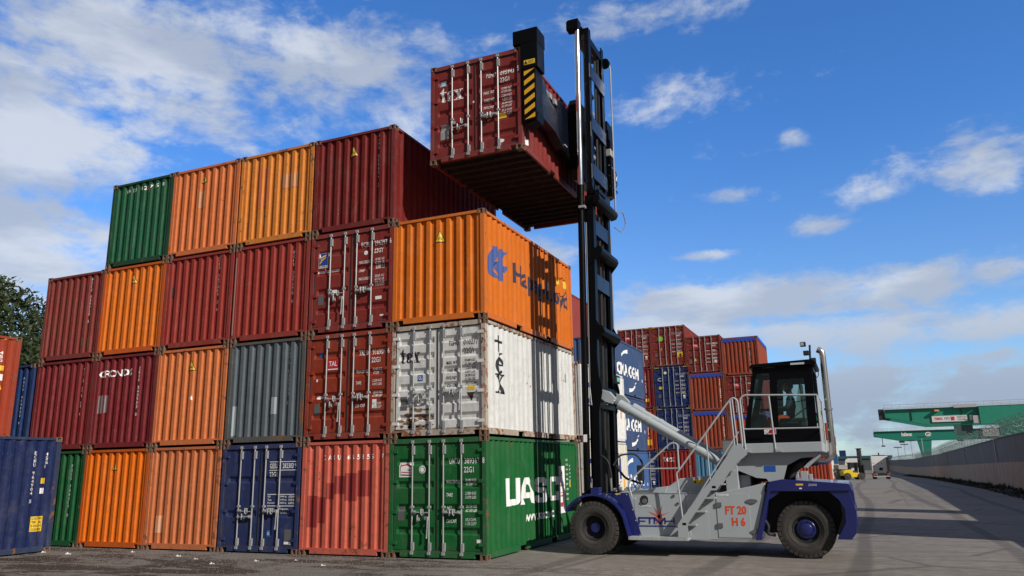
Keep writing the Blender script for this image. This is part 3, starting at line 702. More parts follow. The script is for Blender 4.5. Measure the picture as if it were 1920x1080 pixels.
# --- column 6, 7
q = MS(6, 1, 'Dark green container at ground level, mostly hidden behind the blue one at the left', (.008, .095, .030), rust=.05)
decal(q, [('v', 'FSCU 738217 0', .62, 2.2, .085, .11)], white_ink)
q = MS(6, 2, 'Dark red plain ribbed container left of the one with the white company name', (.185, .02, .022), rust=.05)
decal(q, [('v', 'FCIU 274129 0', .72, 2.3, .085, .105)], white_ink)
q = MS(6, 3, 'Brownish red container third up at the left end of the stack, nearest the trees', (.20, .035, .028), rust=.10)
decal(q, [('v', 'FCIU 339720 5', .62, 2.4, .085, .105)], white_ink); decal(q, [('r', .42, .58, .35, .62), ('r', .66, .8, .3, .6)], mat('brown_patch', (.13, .06, .035), .7), name='paint_patch')
q = MS(7, 1, 'Dark blue container at ground level hidden at the left end of the stack', (.012, .03, .10), rust=.05)
q = MS(7, 2, 'Narrow glimpse of a navy blue container at the left end of the second row', (.010, .035, .13), rust=.05)
decal(q, [('v', 'FSCU 614522 0', .78, 2.2, .07, .11)], white_ink)
# ------------------------------------------------------------------ containers in front at the left
NB = 'forty-foot containers at the left edge'
q = container('Blue container lying lengthwise at the left edge on the ground, white code on its side', (.010, .022, .085), -12.0, -1.0-CL40, 0, L=CL40, H=CHH, group=NB, rust=.10, frame=mat('blue_rusty_frame', (.02, .035, .08), .65, 0, .2, .35, bump=.2))
yb = CL40
decal(q, [('v', 'ECMU 964904 5', yb-.72, 2.52, .085, .1, .085), ('v', '45G1', yb-.40, 2.50, .085, .105, .085), ('r', yb-.47, yb-.34, 1.46, 1.60)], white_ink, 'right', CL40, CHH)
decal(q, [('r', yb-.47, yb-.34, 1.71, 1.85)], yellow, 'right', CL40, CHH, name='warning_sticker'); decal(q, [('r', yb-.60, yb-.28, .53, .90)], yellow, 'right', CL40, CHH, name='warning_sticker')
decal(q, [('t', s_, yb-.57, .82-i*.09, .06, .26) for i, s_ in enumerate(['CAUTION', '9 6', 'HIGH', 'CONTAINER'])], black_ink, 'right', CL40, CHH, lift=.004)
q = container('Blue container standing behind the lengthwise blue one', (.010, .022, .085), -14.4, -.82-CL40, 0, L=CL40, H=CHH, group=NB, rust=.10)
q = container('Orange-red container lying lengthwise on the second level at the left edge', (.32, .045, .02), -14.4, -.82-CL40, CHH+.008, L=CL40, H=CHH, group=NB, rust=.04)
decal(q, [('v', '45G1', yb-.57, 2.44, .085, .105, .085), ('r', yb-.55, yb-.42, 1.62, 1.80)], white_ink, 'right', CL40, CHH)
decal(q, [('r', yb-.54, yb-.42, 1.90, 2.04)], yellow, 'right', CL40, CHH, name='warning_sticker'); decal(q, tri(yb-.47, 1.42, .1), yellow, 'right', CL40, CHH, name='warning_sticker')
decal(q, [('p', [(yb-.60+.09*i, 2.78), (yb-.56+.09*i, 2.78), (yb-.52+.09*i, 2.81), (yb-.56+.09*i, 2.81)]) for i in range(4)], yellow, 'right', CL40, CHH, name='hazard_marking')

# ------------------------------------------------------------------ lifted container
lf = container('Dark red container hanging in the air from the lifter, white serif lettering on its doors', (.205, .026, .024), 1.019, -.03, 9.07, front='door', nb=5, rust=.05)
door_marks(lf, white_ink, 'TGHU', '095943', '5', '22G1', ['MAX. WT.', 'TARE WT.', 'PAYLOAD', 'CU. CAP.'], [['30.480 KGS', '67.200 LBS'], ['2.200 KGS', '4.850 LBS'], ['28.280 KGS', '62.350 LBS'], ['33.2 CUM', '1.172 CUFT']], gap=.19, nb=5, z=1.98)
decal(lf, [('tex', -.97, 1.60, .38, .62), ('c', .66, .30, .09, .045), ('r', -.07, -.02, 1.42, 1.47)], white_ink, kind='door', nb=5)
decal(lf, [('r', -.97, -.80, 2.03, 2.18)], mat('pale_blue_sticker', (.25, .40, .50), .6), kind='door', nb=5, name='sticker'); decal(lf, [('t', 'GL', -.94, 2.06, .09, .11)], white_ink, kind='door', nb=5, name='sticker', lift=.003)
decal(lf, [('r', .60, .80, .88, 1.0)], yellow, kind='door', nb=5, name='sticker'); decal(lf, [('r', -.95, -.72, .62, 1.0)], mat('pale_plate', (.30, .29, .28), .6), kind='door', nb=5, name='data_plate')
decal(lf, [('r', .20, .42, .22, .38)], white_ink, 'right', name='sticker')

# ------------------------------------------------------------------ stacks behind the lifter
WG = 'white containers behind the mast'
cream = (.70, .67, .58)
for r_, colr, lb in ((0, cream, 'Cream container on the ground behind the mast with blue lettering'), (1, (.76, .76, .74), 'White container behind the mast, stacked on the cream one')):
    q = container(lb, colr, -1.9, 12.25, r_*(CHH+.008), H=CHH, group=WG, detail=1, rust=.03)
    decal(q, [('t', 'CMA CGM', .45, 1.35, .85, 4.6, .03), ('s', arc(3.0, 1.75, 2.3, .95, 200, 330, 20), [.03+.11*math.sin(math.pi*i/20) for i in range(21)]), ('s', arc(3.0, 1.75, 2.3, .95, 20, 110, 14), [.03+.10*math.sin(math.pi*i/14) for i in range(15)])], plain('navy_ink', (.035, .05, .22)), 'right', CL20, CHH)
    decal(q, [('r', 5.35, 5.55, 1.0, 1.35), ('p', [(5.3, 1.5), (5.5, 1.5), (5.4, 1.8)])], plain('orange_sticker', (.75, .33, .03)), 'right', CL20, CHH, name='warning_sticker')
    decal(q, [('t', '45R1', 4.9, 2.3, .14, .5)], mat('grey_ink', (.35, .35, .36), .6), 'right', CL20, CHH)
BG = 'blue containers behind the mast'
for r_ in range(3):
    bc = [(.045, .115, .30), (.042, .075, .17), (.045, .085, .19)][r_]
    q = container(['Bright blue container on the ground behind the lifter cylinders', 'Faded blue container in the middle of its stack behind the lifter cylinders', 'Faded blue container topping its stack right of the mast'][r_], bc, -2.5, 18.45, r_*TZ, group=BG, detail=1, rust=.08)
    decal(q, [('t', 'CMA CGM', 1.1, .93, .58, 3.9, .04), ('s', [(1.95, 1.73), (2.1, 1.95), (2.5, 2.1), (3.15, 2.18)], [.03, .10, .14, .2]), ('s', [(4.45, .78), (4.1, .50), (3.7, .34), (3.05, .28)], [.03, .10, .14, .2])]+[('r', 5.7, 5.8, .9, 1.05)], white_ink, 'right', CL20, CH)
for r_ in range(4):
    q = container(['Red container at ground level behind the blue ones', 'Red container on the second level behind the blue ones', 'Red container on the third level behind the blue ones', 'Pale red container glimpsed between the orange corner container and the mast'][r_], (.28, .05, .045), -4.97, 18.45, r_*TZ, group='red containers behind the blue ones', detail=1, rust=.05)

FG = 'containers in the far stack'
TR, TB_, OT = (.20, .028, .022), (.012, .028, .115), (.27, .055, .028)
tarp = mat('blue_tarpaulin', (.02, .07, .42), .6, fade=.2, bump=.3)
def far_marks(q, H, tal=False, nb=4, ink=white_ink):
    it = [('t', 'TCKU', .25, H-.62, .12, .3), ('t', '94621', .64, H-.62, .12, .4), ('t', '45G1', .64, H-.80, .12, .25)]
    for k in range(4): it += [('t', 'MAX.GR', .25, H-1.1-k*.27, .07, .25), ('t', '30480 KG', .64, H-1.06-k*.27, .06, .3), ('t', '67200 LB', .64, H-1.15-k*.27, .06, .3)]
    it.append(('r', .75, .9, .62, .85))
    decal(q, it, ink, kind='door', nb=nb, H=H)
    decal(q, [('r', -.98, -.80, .68, .95)], darkplate, kind='door', nb=nb, H=H, name='data_plate')
    if tal:
        decal(q, [('r', -.68, -.28, H-.85, H-.52)], plain('plate_red', (.5, .015, .03)), kind='door', nb=nb, H=H, name='sticker')
        decal(q, [('t', 'TAL', -.64, H-.73, .13, .32)], white_ink, kind='door', nb=nb, H=H, lift=.004, name='sticker')
        decal(q, tri(-.55, .92, .14), yellow, kind='door', nb=nb, H=H, name='warning_sticker')
def hazard(q, H, kind='door', nb=4):
    it = []
    for s in (-1, 1):
        for k in range(4): x = s*1.0+k*.075-.15; it.append(('p', [(x, H-.10), (x+.04, H-.10), (x+.07, H-.04), (x+.03, H-.04)]))
    bmh = shapes(it)
    for v in bmh.verts: v.co = (v.co.x, .006, v.co.z)
    obj('hazard_marking', bmh, yellow, q)
def FS(xr, z, lb, c, H=CHH, L=CL40, **k): return container(lb, c, xr, 39., z, L=L, H=H, group=FG, detail=1, **k)
HZ = CHH+.006
q = FS(-5.44, 3*HZ, 'Red container with doors, topping the far stack just right of the mast', TR, front='door'); far_marks(q, CHH, True); hazard(q, CHH)
q = FS(-3.0, 3*HZ, 'Red container with doors and a round green mark, topping the far stack', TR, front='door'); far_marks(q, CHH); hazard(q, CHH)
decal(q, [('c', -.55, 2.0, .19)], plain('green_sticker', (.20, .62, .05)), kind='door', H=CHH, name='sticker'); decal(q, tri(-.5, 1.25, .13)+[('r', .62, .98, .62, .98)], yellow, kind='door', H=CHH, name='warning_sticker')
q = FS(-5.40, 2*HZ, 'Dark red ribbed container on the third level, in a strip beside the blue ones', (.20, .02, .025)); decal(q, [('v', 'TCNU 941207 4', .6, 2.5, .09, .13)], white_ink, H=CHH); decal(q, [('r', .55, .8, .5, .72)], yellow, H=CHH, name='warning_sticker')
q = FS(-5.40, HZ, 'Orange-red ribbed container on the second level, in a strip beside the faded blue ones', (.34, .05, .02)); decal(q, [('v', 'HASU 478120 9', .6, 2.5, .09, .13)], white_ink, H=CHH); decal(q, [('r', .5, .85, .38, .78)], yellow, H=CHH, name='warning_sticker')
q = FS(-5.40, 0, 'Dark blue container with doors in a strip at the foot of the far stack', TB_, front='door'); far_marks(q, CHH)
q = FS(-2.92, 2*HZ, 'Navy blue container with doors and a yellow plate, third level of the far stack', TB_, front='door'); far_marks(q, CHH); hazard(q, CHH)
decal(q, [('c', -.42, 2.45, .1), ('s', arc(-.78, 2.0, .18, .1, 20, 340, 12), .03)], white_ink, kind='door', H=CHH); decal(q, [('r', -.92, -.6, 1.32, 1.5), ('r', .7, .85, 1.0, 1.1)], yellow, kind='door', H=CHH, name='warning_sticker')
q = FS(-2.88, HZ, 'Navy blue container with doors on the second level of the far stack, behind the cylinders', TB_, front='door'); far_marks(q, CHH); hazard(q, CHH)
q = FS(-2.84, 0, 'Red ribbed container with small white serif lettering at the foot of the far stack', (.26, .025, .022)); decal(q, [('tex', -1.0, 2.15, .36, .75), ('v', 'TGHU 821077 1', .78, 2.5, .085, .13)], white_ink, H=CHH); hazard(q, CHH)
zc_ = CHH+.006
q = FS(-.60, zc_+2*TZ, 'Red container with doors topping the third column of the far stack', TR, H=CH, L=CL20, front='door'); far_marks(q, CH, True)
q = FS(-.50, zc_+TZ, 'Orange-red blue-tarpaulin container between the red doors above and another tarpaulin one below', OT, H=CH, L=CL20, tarp=tarp); decal(q, [('v', 'TOLU 488136 0', .85, 2.1, .08, .12)], white_ink)
q = FS(-.45, zc_, 'Orange-red blue-tarpaulin container standing on the sky blue one', OT, H=CH, L=CL20, tarp=tarp); decal(q, [('v', 'TOLU 488150 2', .85, 2.1, .08, .12)], white_ink)
q = FS(-.40, 0, 'Sky blue ribbed container at the foot of the far stack behind the handrails', (.07, .20, .33))
q = FS(1.88, 3*TZ, 'Orange-red container with a blue tarpaulin, topping the far stack beside the cab roof', OT, H=CH, L=CL20, tarp=tarp); decal(q, [('v', 'TOLU 488117 5', .62, 2.3, .085, .13)], white_ink)
q = FS(1.96, 2*TZ, 'Red container with doors and a red and white plate, third level beside the cab', TR, H=CH, L=CL20, front='door'); far_marks(q, CH, True)
q = FS(2.0, TZ, 'Orange-red container with a blue tarpaulin behind the handrail of the cab stair', OT, H=CH, L=CL20, tarp=tarp)
q = FS(2.0, 0, 'Rust red ribbed container at the lower right of the far stack', (.24, .05, .03), H=CH, L=CL20)
# low orange-red container behind the lifter, and the faraway reefers
FR = 'containers far down the yard'
q = container('Orange-red ribbed container glimpsed low under the cab of the lifter', (.36, .06, .03), 5.0, 57, gz(57), group=FR, detail=0)
reef = (.62, .60, .55)
def reefer(label, xr, y, z, c=reef):
    q = container(label, c, xr, y, z, H=CHH, L=CL40, group=FR, detail=0, rust=.2)
    obj('cooling_unit', BM((-.95, .95, -.02, .025, .25, 1.2)), plain('reefer_grille', (.05, .05, .06), .6), q)
    obj('cooling_unit_panel', BM((-1.0, 1.0, -.03, .025, 1.3, 2.6)), mat('reefer_panel', (.6, .58, .53), .6, 0, .15, .2), q)
    return q
y0 = 113
reefer('White reefer container on the ground far down the yard, partly behind the exhaust pipe', 1.0, y0, gz(y0))
reefer('White reefer container on the ground far down the yard, with a dark oval grille', 3.5, y0, gz(y0))
reefer('White reefer container stacked above the left far one, under the exhaust elbow', 1.0, y0, gz(y0)+CHH+.01, (.7, .7, .68))
reefer('White reefer container stacked above the far one with the dark grille', 3.5, y0, gz(y0)+CHH+.01, (.7, .7, .68))
container('Small orange-red container on top of the far white ones', (.5, .09, .03), 3.4, y0, gz(y0)+2*CHH+.02, H=CH, group=FR, detail=0)
y1 = 330
for i, (xr, cs) in enumerate(((1.7, [(.7, .7, .66), (.05, .15, .35), (.7, .68, .62), (.45, .1, .04)]), (2.6, [(.02, .04, .16), (.42, .09, .03), (.025, .045, .18)]))):
    for k, cc in enumerate(cs):
        container([['White container at the foot of the tall distant stack', 'Sky blue container on the second level of the tall distant stack', 'White container on the third level of the tall distant stack', 'Orange container on the fourth level of the tall distant stack'],
                   ['Navy blue container at the foot of the lower distant stack', 'Orange container in the middle of the lower distant stack', 'Navy blue container topping the lower distant stack']][i][k], cc, xr, [230, 335][i], gz(y1)+k*TZ, group=FR, detail=0)

# ------------------------------------------------------------------ the container lifter (mobile mast truck)
HX, HY = 4.3, 3.03
T_ = root('container_lifter', 'Grey and blue container lifter truck with a tall black mast, holding up a container', 'container lifter', (HX, HY, 0))
OFF = (-HX, -HY, 0)
grey = mat('light_grey_paint', (.375, .412, .43), .45, fade=.04, dirt=.03, bump=.02)
blue = mat('deep_blue_paint', (.011, .017, .125), .28, fade=.08, dirt=.08, bump=.02, coat=.4)
dark = plain('chassis_black', (.02, .02, .022), .7)
deck = mat('grating', (.38, .40, .41), .6, .2, fade=.25, bump=.4, scale=3)
red_ink = plain('orange_red_lettering', (.72, .06, .01), .5)
navy = plain('royal_blue_lettering', (.012, .014, .20), .5)
def tp(name, bm, m, parent=None, **k): return obj(name, bm, m, parent or T_, None if parent else OFF, **k)
def mir(y): return 2*HY-y
def flat(items, y, m, parent=None, name='lettering', label=None):
    b = shapes(items); b.normal_update(); bmesh.ops.triangulate(b, faces=b.faces[:])
    for v in b.verts: v.co.y = y
    return tp(name, b, m, parent, label=label)
# chassis and bodywork
ch = tp('chassis', PR([(1.3, .42), (1.35, 1.15), (2.3, 1.2), (4.6, 1.2), (5.3, 1.2), (6.9, 1.2), (6.95, .5), (5.3, .45), (2.6, .38)], 2.5, mir(2.5)), dark)
for s in (0, 1):
    def Y(a, b): return (a, b) if not s else tuple(sorted((mir(a), mir(b))))
    bd = tp('side_tank', PR([(2.60, 1.30), (4.48, 1.31), (4.55, 1.30), (5.22, 1.43), (5.52, 1.50), (5.35, .37), (3.9, .335), (2.6, .335)], *Y(1.86, 2.46)), grey, bevel=.012)
    if not s: SIDE = bd
    # front guard : arch over the wheel
    ar = arc(1.83, .56, .76, .74, 150, 8, 14); ari = arc(1.83, .56, .71, .69, 8, 150, 14)
    tp('front_guard', PR([(p[0], p[1]) for p in ar]+[(2.66, .34), (2.62, .34)]+[(p[0], p[1]) for p in ari], *Y(1.60, 2.2)), blue, bevel=.006)
    tp('front_guard_plate', PR([(2.0, 1.31), (2.60, 1.31), (2.86, .36), (2.66, .35), (2.56, .80), (2.40, 1.08), (2.2, 1.24)], *Y(1.83, 1.858)), blue)
    # rear guard : cover plate, front leg, back leg, top skirt
    rg = tp('rear_guard', PR([(5.36, .36), (5.24, .36), (5.55, 1.33), (5.53, 1.36), (5.60, 1.52), (5.86, 1.565), (7.12, 1.47), (7.17, 1.34), (7.10, 1.325), (5.60, 1.325), (5.545, 1.1)], *Y(1.80, 2.438)), blue, bevel=.012)
    tp('rear_guard_leg', PR([(5.24, .36), (5.36, .36), (5.46, .9), (5.56, 1.15), (5.75, 1.27), (5.80, 1.325), (5.50, 1.325)], *Y(1.84, 2.0)), blue, bevel=.008)
    tp('rear_guard_leg', PR([(6.72, 1.325), (7.10, 1.325), (7.20, .95), (7.16, .52), (7.06, .40), (6.80, .40), (6.98, .72), (6.99, .98), (6.90, 1.15)], *Y(1.84, 2.438)), blue, bevel=.008)
tp('counterweight', PR([(5.52, .5), (5.62, 1.50), (5.86, 1.56), (7.1, 1.475), (7.18, 1.3), (7.2, .6), (7.05, .42), (6.7, .45)], 2.44, mir(2.44)), blue, bevel=.02)
tp('wheel_arch', PR([(5.38, .7), (5.44, 1.0), (5.62, 1.30), (6.90, 1.30), (6.92, .8), (6.8, .5), (5.6, .5)], 2.41, 2.439), dark)
# centre hood
tp('hood', PR([(2.35, 1.32), (3.45, 1.44), (3.70, 1.60), (4.47, 1.66), (5.2, 1.66), (5.2, 1.2), (2.35, 1.2)], 2.12, mir(2.12)), grey, bevel=.015)
tp('hood', PR([(2.62, 1.305), (3.4, 1.305), (3.46, 1.44), (2.72, 1.36)], 1.95, 2.12), grey, bevel=.01)
# door panels on the side: engraved outlines, hinges, latch, filler
yb_ = 1.86
dp = tp('service_door', PR([(4.50, .40), (4.50, 1.28), (5.16, 1.28), (5.16, .40)], yb_-.012, yb_+.01), grey, SIDE and None)
for zz in (1.06, .64): obj('hinge', BM((4.49, 4.60, yb_-.035, yb_-.013, zz-.045, zz+.045)), darkplate, dp)
for xx, zz in ((5.22, 1.13), (5.27, .52)):
    obj('latch', PR(arc(xx, zz, .12, .045, 0, 345, 15), yb_-.03, yb_-.0), darkplate, dp)
FT = [('t', 'FT 20', 4.67, .86, .175, .43, .032), ('t', 'H 6', 4.79, .63, .175, .27, .032)]
flat(FT, yb_-.016, red_ink)
flat([('r', 4.51, 4.76, 1.235, 1.27)], yb_-.016, white_ink, name='sticker'); flat([('t', 'SOLO AD BLU', 4.525, 1.243, .018, .21, .01)], yb_-.019, black_ink, name='lettering')
tp('body_panel', PR([(3.86, .345), (3.86, 1.29), (4.30, 1.29), (4.30, .345)], yb_-.006, yb_+.01), grey)
tp('body_panel', PR([(2.72, .36), (2.72, 1.25), (3.80, 1.25), (3.80, .36)], yb_-.004, yb_+.01), grey)
flat([('r', 2.64, 4.48, 1.288, 1.298), ('r', 3.85, 3.856, .35, 1.28)], yb_-.008, plain('seam', (.12, .13, .14)), name='seam')
fl = tp('filler_recess', PR(arc(2.945, 1.155, .095, .10, 22, 337, 14), yb_-.009, yb_+.002), blackmat); obj('filler_cap', LA([(.0, -.035), (.05, -.035), (.055, 0)], (2.95, yb_-.01, 1.13)), darkplate, fl)
flat([('r', 2.82, 3.08, 1.005, 1.04)], yb_-.010, white_ink, name='sticker'); flat([('t', 'OLIO  IDRAULICO', 2.83, 1.013, .02, .23)], yb_-.013, black_ink)
# maker's logo: star and lettering
st = []
for i, (dx, dz) in enumerate([(-.255, .12), (-.105, .24), (.10, .25), (.24, .095), (-.21, -.07), (-.1, -.25), (.10, -.26), (.16, -.08)]):
    cx, cz = 3.25, .81; L_ = math.hypot(dx, dz); n = (-dz/L_*.016, dx/L_*.016); st.append(('p', [(cx+n[0], cz+n[1]), (cx-n[0], cz-n[1]), (cx+dx, cz+dz)]))
flat(st+[('c', 3.25, .81, .032)], yb_-.010, red_ink, name='logo')
def L2(pts): return [(2.79+a*.80, .655+b*.125) for a, b in pts]
lg = segs(L2([(.02, 0), (.02, 1), (.45, 1)]), .030)+segs(L2([(.46, 1.), (.60, .08), (.73, .95)]), .032)+[('s', L2([(.02, .45), (.20, .45)]), .022), ('s', L2([(.32, 1), (.32, 0)]), .026), ('s', L2([(.45, 0), (.45, .85), (.46, 1)]), .026),
      ('s', L2([(.74, 1), (.74, 0)]), .026), ('s', L2([(.74, .48), (.98, .48)]), .022), ('s', L2([(.98, 1.05), (.98, 0)]), .026), ('r', 2.785, 3.60, .60, .622)]
flat(lg, yb_-.013, navy, name='logo')
flat([('r', 3.99, 4.20, 1.48, 1.58)], 2.115, yellow, name='warning_sticker'); flat(tri(4.03, 1.525, .05)+[('t', 'ATTENZIONE', 4.07, 1.54, .018, .12), ('t', 'CARICHI', 4.09, 1.505, .018, .08)], 2.112, black_ink, name='warning_sticker')
flat([('r', 2.30, 2.42, 1.275, 1.30)], 1.826, yellow, name='warning_sticker'); flat([('r', 6.12, 6.26, 1.44, 1.475)], 1.796, plain('amber_sticker', (.8, .45, .05)), name='warning_sticker')
flat([('t', 'ATTENZIONE', 6.36, 1.455, .014, .16), ('t', 'NON SOSTARE', 6.36, 1.43, .014, .16), ('r', 6.18, 6.23, 1.37, 1.395)], 1.796, white_ink, name='sticker')
for xx, zz in ((2.10, 1.27), (2.34, 1.27), (2.56, 1.27), (2.68, .95), (2.74, .72), (2.82, .42)):
    tp('bolt', LA([(0, -.012), (.012, -.012), (.016, 0)], (xx, 1.829, zz), 'y', 8), galv)
for xx, zz in ((3.68, 1.08), (3.66, .50), (3.60, 1.24), (4.2, 1.2)): tp('lifting_eye', LA([(.012, -.02), (.03, -.02), (.03, 0)], (xx, 1.853, zz), 'y', 12), darkplate)
tp('grab_handle', TB([(5.02, 1.85, 1.10), (5.02, 1.81, 1.10), (5.02, 1.81, .9), (5.02, 1.85, .9)], .008, 6), pipe) if False else None
# wheels
tyre_m = mat('tyre_rubber', (.035, .033, .031), .85, fade=.2, dirt=.55, bump=.15, scale=2)
def wheel(x, y, wd, front, sgn):
    Rr = .568
    w_ = root('wheel', '', ''); 
    for k in ('label', 'category'): del w_[k]
    w_.parent = T_; w_.location = (x-HX, y-HY, Rr)
    bm = bmesh.new(); h2 = wd/2
    lathe(bm, [(.27, -h2+.03), (.31, -h2+.005), (.40, -h2-.012), (.48, -h2-.008), (.515, -h2+.012), (.53, -h2+.045), (.533, 0), (.53, h2-.045), (.515, h2-.012), (.48, h2+.008), (.40, h2+.012), (.31, h2-.005), (.27, h2-.03)], (0, 0, 0), n=56)
    for r_, t_ in ((.47, .006), (.42, .005), (.345, .005)):
        for e in (-1, 1): lathe(bm, [(r_, e*(h2+.005)), (r_+.006, e*(h2+.005+t_)), (r_+.012, e*(h2+.003))], (0, 0, 0), n=56)
    n = 34
    for k in range(n):
        for e in (-1, 1):
            a0 = (k+.5*(e > 0))*math.tau/n; da = math.tau/n*.42
            vs = []
            for (r_, yy) in ((.492, e*(h2+.012)), (.555, e*(h2+.004)), (.575, e*(h2-.03)), (.575, e*.012), (.52, e*.012), (.49, e*(h2-.06))):
                for sgn_ in (-1, 1): a = a0+sgn_*da+(.10 if abs(yy) < .05 else 0); vs.append(bm.verts.new((math.cos(a)*r_, yy, math.sin(a)*r_)))
            A, B = vs[0::2], vs[1::2]; bm.faces.new(A); bm.faces.new(B[::-1])
            for i in range(6): bm.faces.new((A[i], B[i], B[(i+1) % 6], A[(i+1) % 6]))
    bmesh.ops.recalc_face_normals(bm, faces=bm.faces[:])
    obj('tyre', bm, tyre_m, w_, smooth=True)
    if front:
        obj('rim', LA([(.275, -h2+.03), (.262, -h2+.02), (.245, -h2+.05), (.235, -h2+.16), (.20, -h2+.20), (.10, -h2+.22), (.0, -h2+.22)], n=40), blackmat, w_, smooth=True)
        obj('hub', LA([(.125, -h2+.22), (.12, -h2+.13), (.105, -h2+.11), (0, -h2+.105)], n=30), blue, w_, smooth=True)
    else:
        obj('rim', LA([(.275, -h2+.03), (.262, -h2+.02), (.245, -h2+.05), (.225, -h2+.09), (.20, -h2+.10), (0, -h2+.10)], n=40), blackmat, w_, smooth=True)
        hb = LA([(.195, -h2+.10), (.19, -h2+.055), (.175, -h2+.045), (.125, -h2+.05), (.118, -h2+.005), (.10, -h2-.008), (0, -h2-.01)], n=40)
        for k in range(10):
            a = k*math.tau/10; lathe(hb, [(.017, -h2+.05), (.017, -h2+.02), (.009, -h2+.005), (0, -h2+.005)], (math.cos(a)*.155, 0, math.sin(a)*.155), n=8)
        obj('hub', hb, blue, w_, smooth=True)
    if sgn < 0: w_.rotation_euler.z = math.pi
    return w_
wheel(1.83, 1.86, .40, True, 1); wheel(1.83, mir(1.86), .40, True, -1); wheel(6.22, 2.20, .38, False, 1); wheel(6.22, mir(2.20), .38, False, -1)
tp('axle', TB([(6.22, 2.3, .568), (6.22, mir(2.3), .568)], .1, 14), dark)
tp('axle', TB([(1.83, 2.0, .568), (1.83, mir(2.0), .568)], .13, 14), dark)
tp('steering_hoses', TB([(5.42, 2.05, .75), (5.5, 2.0, .62), (5.46, 2.0, .48), (5.6, 2.1, .44)], .035, 8, .05), dark)
# step platform and stair
tp('step_platform', BM((2.62, 3.90, 1.58, 1.858, .335, .405)), deck, bevel=.006)
def stair():
    bm = bmesh.new()
    for y0_, y1_ in ((1.60, 1.625), (1.83, 1.855)):
        prism(bm, [(3.70, .41), (3.92, .41), (3.90, .66), (4.44, 1.36), (4.56, 1.36), (4.98, 1.88), (5.24, 2.08), (5.14, 2.28), (4.96, 2.26), (4.82, 2.05), (4.40, 1.50), (4.26, 1.36), (3.70, .66)], y0_, y1_)
    return bm
tp('stair_stringer', stair(), grey)
for k in range(6):
    x_ = 3.86+k*.215; z_ = .64+k*.275
    tp('stair_tread', BM((x_, x_+.22, 1.626, 1.829, z_, z_+.03)), deck)
pipe = mat('handrail_grey', (.45, .48, .50), .4, .1, fade=.05, bump=0)
def rail(pts, r=.019, y=1.62, fil=.12): return tp('handrail', TB([(a, y, b) for a, b in pts], r, 8, fil), pipe)
rail([(2.74, 1.20), (2.66, 1.54), (3.66, 2.36), (3.80, 2.34), (3.80, 1.78), (3.74, 1.72), (3.82, .68)], fil=.09)
rail([(3.00, 1.82), (3.79, 1.82)], .015)
rail([(3.80, 1.78), (4.92, 3.16), (5.04, 3.27), (5.13, 3.2), (5.16, 2.30), (5.13, 2.12)], fil=.10)
rail([(3.83, .78), (5.10, 2.55)], .016); rail([(4.42, 2.52), (4.44, 1.60), (4.50, 1.42)], .015, fil=.03)
rail([(4.97, 3.22), (5.0, 2.16)], .016); rail([(5.02, 3.25), (5.06, 2.16)], .014)
for k, (xx, zz) in enumerate(((2.76, 1.20), (4.50, 1.42), (3.83, .67))): tp('rail_foot', BM((xx-.03, xx+.05, 1.6, 1.65, zz-.02, zz+.03)), pipe)
# cab support pedestal (the big grey bracket under the cab)
tp('cab_pedestal', PR([(5.15, 2.10), (6.62, 2.10), (6.55, 2.02), (6.25, 1.98), (5.98, 1.84), (5.88, 1.55), (5.6, 1.50), (5.55, 1.58), (5.35, 1.60), (5.0, 1.75), (4.9, 1.60), (4.5, 1.42), (4.44, 1.36), (4.56, 1.36), (4.98, 1.88)], 1.90, 1.94), grey)
tp('cab_pedestal', PR([(5.3, 2.10), (6.5, 2.10), (6.2, 1.95), (5.95, 1.55), (5.3, 1.5)], 2.4, 3.6), dark)
tp('cab_pedestal', PR([(5.35, 2.08), (6.2, 2.08), (5.95, 1.9), (5.84, 1.55), (5.55, 1.55)], 2.06, 2.10), grey)
tp('engine_block', BM((4.55, 4.85, 1.95, 3.0, 1.2, 1.85), (4.95, 5.25, 2.3, 3.6, 1.2, 1.95)), blackmat)
tp('battery_box', BM((4.72, 4.98, 1.88, 2.1, 1.32, 1.90)), grey, bevel=.01)
flat([('r', 5.52, 5.75, 1.72, 1.84)], 1.895, plain('blue_plate', (.015, .08, .38)), name='sticker')
tp('air_intake', TB([(6.0, 2.3, 1.4), (6.02, 2.3, 1.7), (6.2, 2.3, 1.88), (6.55, 2.4, 1.92)], .09, 12, .1), blackmat)
tp('counterweight_box', BM((6.22, 6.36, 2.0, 2.2, 1.52, 1.72), (6.38, 6.44, 2.0, 2.15, 1.53, 1.66)), grey, bevel=.006)
